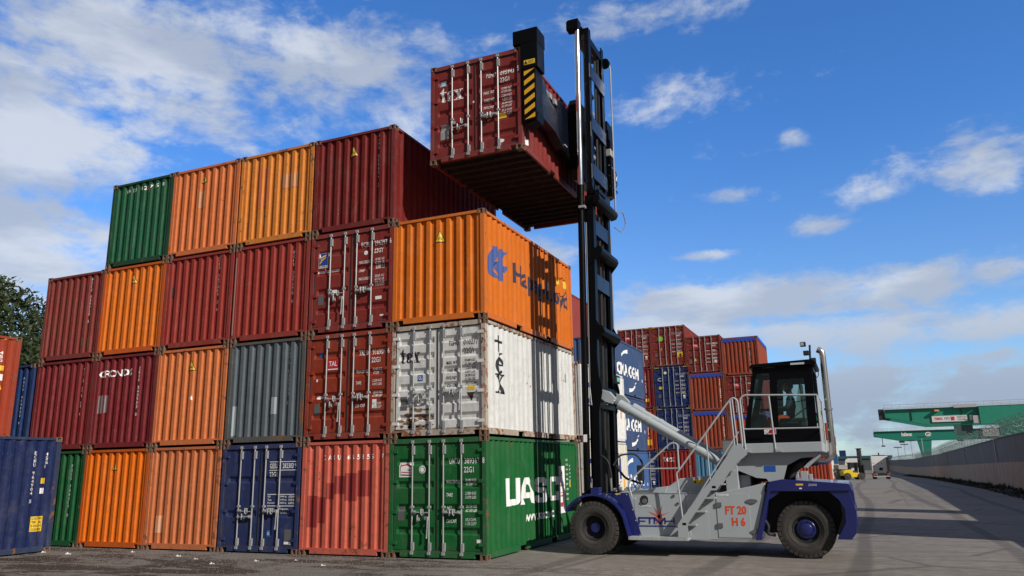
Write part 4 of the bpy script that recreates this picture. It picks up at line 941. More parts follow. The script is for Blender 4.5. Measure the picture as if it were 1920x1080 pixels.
# cab platform and cab
tp('cab_platform', PR([(5.02, 2.10), (5.02, 2.30), (6.70, 2.30), (6.70, 2.10)], 1.72, 4.0), grey, bevel=.01)
cb = tp('cab', bmesh.new(), black)
def cabp(name, bm, m, **k): return obj(name, bm, m, cb, **k)
def posts():
    bm = bmesh.new(); y0_, y1_ = 2.30, 3.76
    for yy in (y0_, y1_-.06):
        prism(bm, [(5.14, 2.56), (5.24, 2.56), (5.50, 3.88), (5.42, 3.90)], yy, yy+.06)           # A post
        prism(bm, [(5.70, 2.56), (5.84, 2.56), (5.92, 3.84), (5.76, 3.84)], yy, yy+.06)           # B post
        prism(bm, [(6.44, 2.56), (6.62, 2.56), (6.64, 3.86), (6.46, 3.86)], yy, yy+.06)           # C post
        prism(bm, [(5.40, 3.80), (6.64, 3.80), (6.66, 3.92), (5.42, 3.92)], yy-.004, yy+.064)
        prism(bm, [(5.10, 2.31), (6.66, 2.31), (6.64, 2.62), (5.14, 2.62)], yy-.004, yy+.064)
        prism(bm, [(5.80, 3.66), (6.52, 3.66), (6.52, 3.80), (5.80, 3.80)], yy+.004, yy+.055)
        prism(bm, [(5.24, 2.60), (5.72, 2.66), (6.5, 2.64), (6.5, 2.60)], yy+.004, yy+.05)
    for x0_, x1_, z0_, z1_ in ((5.10, 5.16, 2.31, 2.62), (5.40, 5.46, 3.82, 3.92), (6.58, 6.66, 2.31, 2.62), (6.58, 6.66, 3.80, 3.92)): box(bm, x0_, x1_, y0_+.065, y1_-.065, z0_, z1_)
    return bm
cabp('cab_frame', posts(), black)
cabp('cab_roof', PR([(5.34, 3.935), (5.40, 4.01), (6.64, 4.045), (6.74, 3.98), (6.72, 3.925)], 2.22, 3.84), black, bevel=.01)
cabp('cab_floor', BM((5.12, 6.64, 2.37, 3.69, 2.31, 2.36)), black)
gl = bpy.data.materials.new('tinted_glass'); gl.use_nodes = True; tg_ = NT(gl.node_tree); tg_.n.remove(tg_.n['Principled BSDF'])
tr_ = tg_.new('ShaderNodeBsdfTransparent'); tr_.inputs[0].default_value = (.80, .90, .88, 1); gs = tg_.new('ShaderNodeBsdfGlossy'); gs.inputs['Roughness'].default_value = .02
fr = tg_.new('ShaderNodeFresnel'); fr.inputs[0].default_value = 1.5; mx = tg_.new('ShaderNodeMixShader'); tg_.l.new(fr.outputs[0], mx.inputs[0]); tg_.l.new(tr_.outputs[0], mx.inputs[1]); tg_.l.new(gs.outputs[0], mx.inputs[2]); tg_.l.new(mx.outputs[0], tg_.n['Material Output'].inputs[0])
for yy in (2.325, 3.735):
    cabp('window', PR([(5.25, 2.62), (5.70, 2.62), (5.76, 3.80), (5.49, 3.80)], yy, yy+.006), gl); cabp('window', PR([(5.81, 2.62), (6.50, 2.62), (6.52, 3.80), (5.85, 3.80)], yy, yy+.006), gl)
bmw = bmesh.new(); prism(bmw, [(5.15, 2.62), (5.156, 2.62), (5.446, 3.84), (5.44, 3.84)], 2.37, 3.69); cabp('windscreen', bmw, gl)
cabp('window', BM((6.60, 6.606, 2.37, 3.69, 2.62, 3.80)), gl)
for yy in (2.60, 3.0, 3.4): cabp('window_guard', TB([(6.66, yy, 2.62), (6.66, yy, 3.82)], .012, 6), black)
cabp('wiper', TB([(6.5, 2.32, 3.2), (6.2, 2.31, 3.15)], .008, 6), black)
# seat, console, wheel
cabp('seat', PR([(5.86, 2.66), (5.88, 2.80), (6.22, 2.78), (6.34, 3.34), (6.44, 3.34), (6.40, 2.66)], 2.78, 3.24), mat('seat_fabric', (.03, .06, .06), .7, bump=0), bevel=.03)
cabp('headrest', BM((6.30, 6.38, 2.90, 3.12, 3.38, 3.60)), mat('seat_fabric', (.03, .06, .06), .7, bump=0), bevel=.03)
cabp('seat_cover', PR([(6.16, 2.84), (6.26, 3.32), (6.30, 3.50), (6.38, 3.36), (6.40, 2.84)], 2.74, 2.78), mat('clear_plastic', (.30, .42, .42), .15, bump=.4))
cabp('seat_base', BM((5.95, 6.4, 2.8, 3.22, 2.36, 2.66)), blackmat)
cabp('dashboard', PR([(5.22, 2.36), (5.28, 2.72), (5.44, 2.96), (5.54, 2.94), (5.50, 2.36)], 2.75, 3.25), blackmat)
cabp('steering_wheel', LA([(.17, -.014), (.19, 0), (.17, .014), (.15, 0), (.17, -.014)], (5.58, 3.0, 3.06), 'z', 24), blackmat)
cabp('armrest', BM((5.86, 6.4, 2.62, 2.72, 2.76, 2.84)), blackmat, bevel=.02)
flat([('r', 5.55, 5.79, 2.50, 2.60)], 2.288, white_ink, name='sticker'); flat([('r', 5.65, 5.785, 2.51, 2.59), ('o', 5.60, 2.55, .03, .009)], 2.285, plain('red_ink', (.55, .02, .03)), name='sticker')
# roof hatch and aerial cluster
cabp('roof_vent', BM((6.22, 6.50, 2.212, 2.219, 3.945, 3.985)), plain('pale_vent', (.5, .55, .6)))
lp = tp('work_lamp', TB([(6.66, 2.9, 3.9), (6.60, 2.9, 4.12), (6.62, 2.9, 4.44)], .022, 8), blackmat)
for xx, zz in ((6.48, 4.47), (6.53, 4.27), (6.66, 4.10)): obj('lamp_head', BM((xx-.06, xx+.06, 2.84, 2.96, zz-.055, zz+.045)), blackmat, lp, bevel=.012)
obj('lamp_glass', BM((6.43, 6.5, 2.835, 2.84, 4.43, 4.50)), plain('lamp_glass', (.4, .42, .42), .2), lp)
tp('cable', TB([(6.66, 2.6, 3.92), (6.76, 2.58, 3.82), (6.74, 2.58, 3.70), (6.66, 2.6, 3.66)], .009, 6, .05), blackmat)
# cab handrails
rail([(5.20, 2.12), (5.17, 3.24), (5.26, 3.31), (6.70, 3.24)], y=1.72, fil=.1); rail([(5.19, 2.60), (6.70, 2.58)], .015, 1.72); rail([(5.76, 3.28), (5.80, 2.12)], .017, 1.72, 0)
for xx in (5.20, 5.82): tp('rail_foot', BM((xx-.02, xx+.10, 1.695, 1.719, 2.12, 2.18)), grey)
tp('handrail', TB([(6.70, 1.72, 3.24), (6.70, 3.9, 3.24)], .017, 8), pipe); tp('handrail', TB([(6.70, 1.72, 2.58), (6.70, 3.9, 2.58)], .015, 8), pipe)
for yy in (1.74, 2.3, 3.0, 3.9): tp('handrail', TB([(6.70, yy, 2.12), (6.70, yy, 3.24)], .017, 8), pipe)
# exhaust
ex = mat('exhaust_steel', (.62, .58, .54), .28, .9, fade=.1, bump=0, dirt=.1)
tp('exhaust_pipe', TB([(6.35, 3.0, 1.91), (6.72, 3.0, 1.91), (6.86, 3.0, 2.05), (6.86, 3.0, 4.20), (6.84, 3.0, 4.30), (6.76, 3.0, 4.34)], .068, 18, .16), ex, smooth=True)
tp('pipe_clamp', LA([(.069, -.02), (.088, -.02), (.088, .02), (.069, .02)], (6.86, 3.0, 3.02), 'z', 20), ex)
tp('exhaust_bracket', PR([(6.28, 1.80), (6.36, 1.78), (6.64, 2.02), (6.60, 2.10)], 2.2, 2.24), grey)
# tilt cylinders
for y_ in (2.42, mir(2.42)):
    a = Vector((1.90, y_, 3.57)); b = Vector((4.66, y_, 1.86)); d = (b-a).normalized(); q_ = lambda k: a+d*k
    tc_ = tp('tilt_cylinder', TB([q_(.52), q_((b-a).length)], .098, 20), grey, smooth=True)
    obj('cylinder_gland', TB([q_(.50), q_(.80)], .122, 20), grey, tc_); obj('cylinder_gland', TB([q_(1.26), q_(1.34)], .112, 20), grey, tc_)
    obj('piston_rod', TB([q_(.2), q_(.55)], .045, 16), chrome, tc_, smooth=True)
    obj('rod_eye', PR([(a.x-.02, a.z-.10), (a.x-.02, a.z+.12), (a.x+.22, a.z+.04), (a.x+.36, a.z-.12), (a.x+.28, a.z-.26), (a.x+.10, a.z-.20)], y_-.07, y_+.07), grey, tc_, bevel=.015)
    obj('pivot_pin', TB([(a.x-.03, y_-.11, a.z), (a.x-.03, y_+.11, a.z)], .055, 14), dark, tc_)
    obj('hydraulic_line', TB([q_(.9)+Vector((0, -.02, -.13)), q_(1.9)+Vector((0, -.02, -.13))], .010, 6), pipe, tc_)
tp('cylinder_bracket', BM((4.64, 4.88, 2.30, 2.62, 1.3, 2.42), (4.64, 4.88, mir(2.62), mir(2.30), 1.3, 2.42)), mat('dirty_grey', (.25, .26, .26), .6, .2, fade=.2, dirt=.4), bevel=.01)

# ---- mast
def mx_(z): return .0167*(z-1.3)
ms_ = tp('mast', bmesh.new(), black)
def mp(name, bm, m=black, shear=True, **k):
    if shear:
        for v in bm.verts: v.co.x += mx_(v.co.z)
    return obj(name, bm, m, ms_, **k)
YN, YF = 2.30, mir(2.30)
fn = lambda a, b: (a, b)
for s in (0, 1):
    def Y(a, b): return (a, b) if not s else tuple(sorted((mir(a), mir(b))))
    # outer channel (lower stage) with its side plate and gussets
    mp('outer_upright', BM((1.60, 1.82, *Y(2.30, 2.34), .38, 8.55), (1.60, 1.63, *Y(2.341, 2.50), .38, 8.55), (1.79, 1.82, *Y(2.341, 2.50), .38, 8.55)))
    mp('side_plate', PR([(1.66, .6), (1.83, .6), (1.84, 3.15), (1.93, 3.6), (1.93, 3.75), (1.86, 4.0), (1.83, 4.45), (1.84, 4.85), (1.98, 4.98), (2.0, 5.18), (1.90, 5.22), (1.70, 5.6), (1.66, 5.6)], *Y(2.27, 2.297)))
    mp('gusset', PR([(1.64, 6.72), (1.80, 6.80), (1.95, 6.98), (1.95, 7.12), (1.64, 7.22)], *Y(2.27, 2.298)))
    # inner channel (raised stage)
    mp('inner_upright', BM((1.64, 1.79, *Y(2.36, 2.395), 5.3, 13.25), (1.64, 1.665, *Y(2.396, 2.56), 5.3, 13.25), (1.765, 1.79, *Y(2.396, 2.56), 5.3, 13.25)))
    mp('lift_chain', BM((1.70, 1.74, *Y(2.66, 2.72), 1.4, 13.1)), mat('chain_steel', (.05, .05, .055), .5, .5, fade=.3, bump=.6, scale=4))
    # lift cylinders
    yc = 2.21 if not s else mir(2.21)
    mp('cylinder_barrel', TB([(1.53, yc, 1.2), (1.53, yc, 8.72)], .083, 20), smooth=True); mp('cylinder_collar', TB([(1.53, yc, 8.55), (1.53, yc, 8.80)], .092, 20), smooth=True)
    mp('lift_rod', TB([(1.53, yc, 8.75), (1.53, yc, 13.12)], .074, 20), chrome, smooth=True)
    mp('cylinder_clamp', BM((1.50, 1.66, yc-.11, yc+.03, 8.18, 8.24)), galv)
    mp('cylinder_foot', BM((1.42, 1.66, *Y(2.12, 2.30), 1.02, 1.30)), black, bevel=.01)
    # crosshead blocks
    mp('crosshead', PR([(1.27, 13.14), (1.27, 13.38), (1.32, 13.42), (1.60, 13.42), (1.60, 13.12)], *Y(2.08, 2.34)), bevel=.01)
mp('crosshead', PR([(1.40, 12.95), (1.40, 13.36), (1.58, 13.36), (1.78, 13.05), (1.78, 12.85)], 2.345, mir(2.345)), bevel=.01)
mp('label_plate', BM((1.49, 1.58, 2.118, 2.12, 2.45, 2.62)), white_ink)
# cross tubes behind the outer stage
for zc_, yl in ((5.10, 2.30), (7.12, 2.30), (8.45, 2.2)):
    mp('cross_tube', PR([(1.83, zc_-.18), (1.83, zc_+.02), (1.90, zc_+.10), (2.0, zc_+.06), (2.03, zc_-.04), (1.98, zc_-.14)], yl, mir(yl)), bevel=.02)
mp('cross_tube', PR([(1.78, 3.60), (1.78, 3.76), (1.86, 3.76), (1.90, 3.70), (1.90, 3.60)], 2.33, mir(2.33))); mp('cross_tube', BM((1.78, 1.84, 2.33, mir(2.33), 3.24, 3.36)))
mp('cross_tube', BM((1.62, 1.82, 2.33, mir(2.33), .4, .75)))
mp('cross_plate', BM((1.835, 1.86, 2.36, mir(2.36), 8.62, 8.84), (1.72, 1.98, 2.30, 2.9, 8.585, 8.66)))
for z_ in (12.0, 10.55, 9.25, 7.75, 6.35): mp('cross_plate', BM((1.795, 1.815, 2.40, mir(2.40), z_-.19, z_+.19)), mat('mast_plate', (.006, .012, .030), .3, fade=.1, bump=0, spec=.3), bevel=.004)
for z_ in (12.0, 10.35, 9.2): mp('bright_edge', BM((1.795, 1.805, 2.345, 2.358, z_-.2, z_+.2)), galv)
for z_ in (12.6, 11.4, 10.9, 9.7): mp('roller', TB([(1.72, 2.6, z_), (1.72, 2.75, z_)], .07, 14), galv if z_ < 11 else black)
mp('dark_panel', BM((1.66, 1.70, 2.60, mir(2.60), .7, 5.3)), plain('mast_dark', (.012, .012, .013), .8)) if False else None
# central lift cylinder and hoses inside the mast
for yy in (2.86, 3.2): mp('free_lift_cylinder', TB([(1.68, yy, .6), (1.68, yy, 8.2)], .055, 12), black)
mp('hose_bundle', TB([(1.74, 3.03, .8), (1.74, 3.03, 12.6)], .035, 8), blackmat)
mp('free_lift_cylinder', TB([(1.70, 3.42, .8), (1.70, 3.42, 12.5)], .045, 12), black)
# thin pipes
thin = plain('bright_pipe', (.6, .6, .6), .3, .8)
mp('hydraulic_pipe', TB([(1.66, 2.2, 7.8), (1.655, 2.2, 3.9), (1.64, 2.2, 3.3)], .013, 8), thin); mp('hydraulic_pipe', TB([(1.645, 2.2, 3.85), (1.69, 2.2, 3.3)], .008, 6), thin)
mp('hydraulic_pipe', TB([(1.78, 3.96, 13.1), (1.86, 3.98, 13.08), (1.90, 4.0, 12.8), (1.92, 4.0, 8.5)], .026, 10, .1), thin)
mp('hose_pulley', LA([(.02, -.05), (.14, -.05), (.10, 0), (.14, .05), (.02, .05)], (1.78, 3.88, 12.95), 'y', 20), black)
mp('hydraulic_pipe', TB([(1.80, 3.86, 7.9), (1.80, 3.86, 5.1)], .018, 8), thin)
mp('hydraulic_pipe', TB([(1.92, 3.95, 8.55), (1.98, 4.5, 8.72), (1.98, 4.78, 8.45), (1.96, 4.4, 8.1), (1.9, 3.9, 8.12)], .014, 8, .1), thin)
# hoses at the foot
for y_ in (2.36, 3.6): mp('hydraulic_hose', TB([(1.63, y_, 1.45), (1.63, y_, 1.75), (1.66, y_, 2.02), (1.84, y_, 2.16), (2.02, y_, 2.0), (2.07, y_, 1.7), (2.07, y_, 1.36)] if y_ < 3 else [(1.85, y_-.3, 1.9), (2.0, y_-.2, 2.16), (2.35, y_, 2.18), (2.52, y_, 1.95), (2.50, y_, 1.45)], .024, 10, .12), blackmat, shear=False)
mp('hydraulic_hose', TB([(1.95, 3.2, 1.9), (2.2, 3.1, 1.6), (2.6, 3.0, 1.48)], .028, 8, .1), blackmat, shear=False)
for xx, y_ in ((1.62, 2.30), (1.75, 2.30), (2.07, 2.34), (2.44, 3.5)): mp('hose_fitting', TB([(xx, y_, 1.33), (xx, y_, 1.62)], .022, 8), thin, shear=False)
mp('valve_block', BM((1.66, 1.86, 2.05, 2.26, 1.26, 1.42)), blue, shear=False, bevel=.01)
for k in range(7): mp('fitting', BM((2.15+k*.10, 2.22+k*.10, 2.2+(k % 3)*.1, 2.28+(k % 3)*.1, 1.32, 1.40+.03*(k % 2))), galv, shear=False, bevel=.01)
mp('signal_lamp', BM((1.93, 1.99, 3.30, 3.62, 3.90, 4.10)), blackmat); gmn = plain('green_lamp', (.1, .6, .4), .3)
mp('lamp_lens', BM((1.991, 1.996, 3.36, 3.56, 3.95, 4.05)), gmn)
tp('mirror', BM((2.66, 2.80, 2.42, 2.46, 1.55, 1.90)), blackmat, bevel=.02); tp('mirror_bracket', TB([(2.72, 2.44, 1.56), (2.6, 2.4, 1.40), (2.56, 2.4, 1.33)], .012, 6), blackmat)

# ---- spreader and carriage
sp_ = tp('spreader', bmesh.new(), black)
def spp(name, bm, m=black, **k): return obj(name, bm, m, sp_, **k)
YE = [(-.06, 1), (2*HY+.06, -1)]
for y_, s in YE:
    def Y(a, b): return tuple(sorted((y_+s*a, y_+s*b)))
    spp('spreader_arm', BM((1.06, 1.40, *Y(0, .42), 9.70, 11.05)), bevel=.012)
    spp('arm_sleeve', BM((1.035, 1.46, *Y(-.01, .46), 11.03, 11.70)), bevel=.01)
    spp('arm_head', BM((.84, 1.47, *Y(-.015, .5), 11.69, 12.06)), bevel=.015)
    spp('arm_foot', PR([(1.10, 9.62), (1.40, 9.70), (1.44, 9.90), (1.41, 9.90), (1.40, 9.71)], *Y(.02, .4)))
    spp('twistlock', TB([(.93, y_+s*.1, 11.5), (.93, y_+s*.1, 11.7)], .035, 10), galv) if False else None
def hz():
    it = []
    for k in range(7):
        z = 9.72+k*.245; pts = [(1.11, z-.10), (1.37, z+.05), (1.37, z+.17), (1.11, z+.02)]
        pts = [(x, min(max(zz, 9.74), 11.0)) for x, zz in pts]
        if len(set(p_[1] for p_ in pts)) > 2: it.append(('p', pts))
    return it
hb_ = shapes(hz())
for v in hb_.verts: v.co.y = -.064
spp('hazard_marking', hb_, plain('hazard_yellow', (.75, .38, .015), .5))
lb_ = shapes([('r', 1.12, 1.40, 11.12, 11.24)]);
for v in lb_.verts: v.co.y = -.074
spp('warning_sticker', lb_, yellow)
lb_ = shapes(tri(1.17, 11.17, .07)+[('t', s, 1.23, 11.20-i*.03, .02, .14) for i, s in enumerate(['ATTENZIONE', 'PERICOLO', 'CARICO'])])
for v in lb_.verts: v.co.y = -.078
spp('lettering', lb_, black_ink)
spp('spreader_beam', PR([(.42, 9.98), (.42, 11.02), (.75, 10.98), (.75, 10.72), (1.2, 10.60), (1.45, 10.62), (1.7, 10.98)]+[(2*HY-a, b) for a, b in [(1.7, 10.98), (1.45, 10.62), (1.2, 10.60), (.75, 10.72), (.75, 10.98), (.42, 11.02), (.42, 9.98), (1.3, 9.95), (1.9, 9.74)]]+[(1.9, 9.74), (1.3, 9.95)], 1.10, 1.36, 'x'), mat('spreader_navy', (.004, .006, .013), .26, fade=.1, bump=.02, spec=.3), bevel=.01)
spp('spreader_rail', TB([(1.22, .4, 10.94), (1.22, 2*HY-.4, 10.94)], .07, 14), chrome)
spp('spreader_rail', BM((1.12, 1.30, .5, 2*HY-.5, 10.78, 10.86)))
for yy in (.95, 1.3): spp('sensor', BM((1.30, 1.38, yy, yy+.14, 10.70, 10.84)), galv, bevel=.01)
spp('carriage', PR([(2.3, 9.3), (2.3, 11.1), (2.45, 11.3), (3.6, 11.3), (3.76, 11.1), (3.76, 9.3), (3.5, 9.1), (2.55, 9.1)], 1.37, 1.60, 'x'), bevel=.01)
spp('carriage', BM((1.15, 1.37, 2.3, 3.76, 10.62, 11.0)), bevel=.01) if False else None
spp('side_shift', BM((1.84, 2.02, 3.86, 4.12, 9.0, 10.62), (1.80, 2.0, 3.82, 4.16, 10.63, 10.92)), bevel=.01); spp('valve', BM((1.86, 2.04, 3.80, 4.14, 10.15, 10.35)), galv, bevel=.01)
for k in range(3): spp('hydraulic_hose', TB([(1.95, 3.85, 9.9-k*.3), (2.06, 4.0, 9.8-k*.3), (2.08, 4.2, 9.7-k*.25), (2.0, 4.1, 9.3-k*.1)], .016, 7, .08), blackmat if k else thin)
for yy in (1.9, 2.6): spp('bolt', BM((1.36, 1.39, yy, yy+.18, 9.82, 9.86)), galv)

# ------------------------------------------------------------------ driver
def skin_person(name, label, verts, edges, rad, m, base):
    me = bpy.data.meshes.new(name); me.from_pydata([tuple(v) for v in verts], edges, []); o = bpy.data.objects.new(name, me); C.objects.link(o); o.location = base
    o.modifiers.new('skin', 'SKIN'); 
    if not me.skin_vertices: bpy.context.view_layer.objects.active = o
    for i, r_ in enumerate(rad): me.skin_vertices[0].data[i].radius = r_ if isinstance(r_, tuple) else (r_, r_)
    me.skin_vertices[0].data[0].use_root = True
    sb = o.modifiers.new('sub', 'SUBSURF'); sb.levels = 2; sb.render_levels = 2
    me.materials.append(m); tag(o, label, 'person'); return o
pb = Vector((6.08, 3.0, 2.82))
pv = [(0, 0, 0), (.02, 0, .2), (.03, 0, .40), (.02, 0, .52), (.0, 0, .60), (-.02, 0, .69),     # 0 pelvis 1 waist 2 chest 3 neck base 4 neck 5 skull
      (-.02, 0, .78),
      (.03, -.19, .45), (-.06, -.25, .24), (-.30, -.17, .26), (-.40, -.13, .28),                # near arm 7 shoulder 8 elbow 9 wrist 10 palm
      (.03, .19, .45), (-.06, .25, .24), (-.30, .17, .26), (-.40, .13, .28),
      (-.05, -.10, -.01), (-.42, -.12, .02), (-.52, -.11, -.34), (-.62, -.11, -.38),
      (-.05, .10, -.01), (-.42, .12, .02), (-.52, .11, -.34), (-.62, .11, -.38)]
pe = [(0, 1), (1, 2), (2, 3), (3, 4), (4, 5), (5, 6), (2, 7), (7, 8), (8, 9), (9, 10), (2, 11), (11, 12), (12, 13), (13, 14), (0, 15), (15, 16), (16, 17), (17, 18), (0, 19), (19, 20), (20, 21), (21, 22)]
pr = [(.15, .13), (.135, .12), (.15, .14), .09, .06, (.095, .085), (.075, .07), .07, .055, .037, .04, .07, .055, .037, .04, .095, .07, .05, .05, .095, .07, .05, .05]
skin_m = mat('skin', (.33, .17, .11), .6, bump=0)
dr = skin_person('person', 'Driver sitting in the cab in a dark jacket and orange work trousers, dark hair', pv, pe, pr, mat('dark_jacket', (.018, .03, .035), .8, bump=0), pb)
def ball(r, c, n=16, sc=(1, 1, 1)):
    bm = bmesh.new(); bmesh.ops.create_uvsphere(bm, u_segments=n, v_segments=n//2+2, radius=r)
    for v in bm.verts: v.co = Vector((v.co.x*sc[0]+c[0], v.co.y*sc[1]+c[1], v.co.z*sc[2]+c[2]))
    return bm
fb = ball(.098, (-.025, 0, .715), 20, (1.02, .82, 1.2))
for sy in (-1, 1):
    for q__ in (ball(.016, (-.118, sy*.033, .73), 8), ball(.026, (-.02, sy*.083, .71), 8, (.7, .4, 1.2))):
        me_ = bpy.data.meshes.new('x'); q__.to_mesh(me_); q__.free(); fb.from_mesh(me_)
prism(fb, [(-.118, .735), (-.15, .695), (-.118, .685)], -.014, .014); box(fb, -.121, -.112, -.026, .026, .655, .665)
obj('face', fb, skin_m, dr, smooth=True)
hb = ball(.108, (-.005, 0, .745), 20, (1.0, .86, 1.0)); bmesh.ops.delete(hb, geom=[v for v in hb.verts if v.co.x < -.085 or v.co.z < .69], context='VERTS')
obj('hair', hb, mat('dark_hair', (.02, .015, .012), .8, bump=0), dr, smooth=True)
tm = mat('orange_workwear', (.75, .09, .015), .7, bump=0)
for sy in (-1, 1):
    b_ = TB([(-.02, sy*.10, -.0), (-.22, sy*.115, .01), (-.43, sy*.12, .01), (-.47, sy*.12, -.10), (-.52, sy*.11, -.32)], [.112, .104, .086, .078, .066], 12); obj('trouser_leg', b_, tm, dr, smooth=True)
    hnd = bmesh.new(); base_ = Vector((-.40, sy*.13, .28))
    prism(hnd, [(-.37, .255), (-.45, .25), (-.455, .295), (-.37, .30)], min(sy*.095, sy*.165), max(sy*.095, sy*.165))
    for i_ in range(4):
        yy = sy*(.10+i_*.02); L_ = [.05, .06, .056, .042][i_]
        tube(hnd, [(-.45, yy, .28), (-.45-L_*.5, yy, .272), (-.455-L_*.6, yy, .25), (-.445-L_*.3, yy, .235)], [.010, .009, .008, .007], 7)
    tube(hnd, [(-.40, sy*.095, .275), (-.44, sy*.075, .262), (-.465, sy*.08, .25)], [.011, .010, .008], 7)
    obj('hand', hnd, skin_m, dr, smooth=True)

# ------------------------------------------------------------------ perimeter wall with razor wire
def wx(y): return 16.3+.022*(y-41) if y < 113 else 17.9-.006*(y-113)
def ribbon(bm, ys, prof):
    # prof: list of (dx, z) closed outline, swept along the wall line
    rings = [[bm.verts.new((wx(y)+dx, y, gz(y)+z)) for dx, z in prof] for y in ys]; n = len(prof)
    for a, b in zip(rings, rings[1:]):
        for i in range(n): bm.faces.new((a[i], a[(i+1) % n], b[(i+1) % n], b[i]))
    bm.faces.new(rings[0]); bm.faces.new(rings[-1][::-1])
wall = root('perimeter_wall', 'Long concrete wall along the yard, brownish plinth below and darker panels above', 'wall', (wx(41), 41, 0))
WO = (-wx(41), -41, 0)
ys = [-20, 10, 30, 45, 60, 75, 90, 113, 140, 170, 230, 330]
conc = mat('plinth_concrete', (.46, .29, .17), .85, 0, .28, dirt=.45, bump=.2, streak=1.); pan = mat('wall_panels', (.17, .145, .12), .85, 0, .3, dirt=.3, bump=.2, streak=1.1)
bm = bmesh.new(); ribbon(bm, ys, [(0, -.3), (0, 1.72), (.5, 1.72), (.5, -.3)]); bmesh.ops.recalc_face_normals(bm, faces=bm.faces[:]); obj('plinth', bm, conc, wall, WO)
bm = bmesh.new(); ribbon(bm, ys, [(.10, 1.721), (.10, 3.36), (.34, 3.36), (.34, 1.721)]); bmesh.ops.recalc_face_normals(bm, faces=bm.faces[:]); obj('panels', bm, pan, wall, WO)
bm = bmesh.new(); ribbon(bm, ys, [(.06, 3.361), (.06, 3.42), (.38, 3.42), (.38, 3.361)]); bmesh.ops.recalc_face_normals(bm, faces=bm.faces[:]); obj('coping', bm, mat('coping', (.10, .06, .05), .8), wall, WO)
bm = bmesh.new()
for y in (52, 76, 100, 124): box(bm, wx(y)+.02, wx(y)+.099, y-.12, y+.12, gz(y)+1.73, gz(y)+3.35)
obj('joint', bm, mat('pale_joint', (.38, .38, .36), .8), wall, WO)
rw = root('razor_wire_fence', 'Coils of razor wire on bent posts along the top of the concrete wall', 'razor wire', (wx(41)+.2, 41, 3.42)); RO = (-wx(41)-.2, -41, -3.42)
wire = mat('razor_wire', (.20, .24, .22), .5, .4, fade=.15, bump=0)
random.seed(5)
def coil(cx, cz, rad, y0_, y1_, pitch, ph, wr):
    bm = bmesh.new(); n = int((y1_-y0_)/pitch*9); pts = []
    for i in range(n+1):
        y = y0_+(y1_-y0_)*i/n; a = i*math.tau/9+ph; rr = rad*(1+.12*math.sin(i*.37)+.06*math.sin(i*1.7))
        pts.append((wx(y)+cx+math.cos(a)*rr, y+.1*math.sin(i*.9), gz(y)+cz+math.sin(a)*rr))
    tube(bm, pts, wr, 3, False); return bm
obj('wire_coil', coil(.2, 3.95, .46, 20, 120, .85, 0, .0045), wire, rw, RO); obj('wire_coil', coil(.2, 3.92, .44, 20, 120, .95, 2.1, .0045), wire, rw, RO)
obj('wire_coil', coil(-.05, 4.15, .36, 20, 110, .9, 1.1, .0045), wire, rw, RO); obj('wire_coil', coil(.2, 3.9, .46, 120, 300, 1.6, 0, .009), wire, rw, RO)
bm = bmesh.new()
for k in range(70):
    y = 22+k*3.; tube(bm, [(wx(y)+.22, y, gz(y)+3.40), (wx(y)+.22, y, gz(y)+4.2), (wx(y)-.12, y, gz(y)+4.5)], .022, 6)
obj('post', bm, wire, rw, RO); rw['label'] = 'Coils of razor wire on bent posts along the top of the concrete wall'
bm = bmesh.new()
for dx, z in ((.22, 3.6), (.22, 3.85), (.22, 4.1), (-.1, 4.45)): tube(bm, [(wx(y)+dx, y, gz(y)+z) for y in range(20, 260, 8)], .006, 3, False)
for k in range(420):
    y = 24+k*.34
    for s in (-1, 1): tube(bm, [(wx(y)+.24, y, gz(y)+3.44), (wx(y)+.24, y+s*.7, gz(y)+4.15)], .005, 3, False)
obj('wire_mesh', bm, wire, rw, RO)
# weeds along the foot of the wall
bm = bmesh.new(); random.seed(2)
for k in range(9000):
    y = 12+random.random()**1.3*170; w_ = random.random()*1.7; x = wx(y)-.02-w_; h_ = (.06+.20*random.random())*(1.15-w_/1.9)*(1+.8*math.sin(y*.9)*math.sin(y*.37)); a = random.random()*6.28; b_ = .03+.05*random.random()
    z = gz(y); lx, ly = random.gauss(0, .07), random.gauss(0, .07)
    bm.faces.new([bm.verts.new((x-b_*math.cos(a), y-b_*math.sin(a), z)), bm.verts.new((x+b_*math.cos(a), y+b_*math.sin(a), z)), bm.verts.new((x+lx, y+ly, z+max(h_, .05)))])
tag(obj('weeds', bm, mat('weed_green', (.028, .034, .014), .8, fade=.35, bump=0)), 'dark weeds growing along the foot of the concrete wall', 'weeds', kind='stuff')
# verge (soil strip)
bm = bmesh.new(); ribbon(bm, [10, 45, 80, 113, 170], [(-1.55, .004), (-.9, .03), (0, .05), (0, -.05), (-1.55, -.05)]); tag(obj('verge', bm, mat('soil', (.045, .04, .03), .9, dirt=.3)), kind='structure')

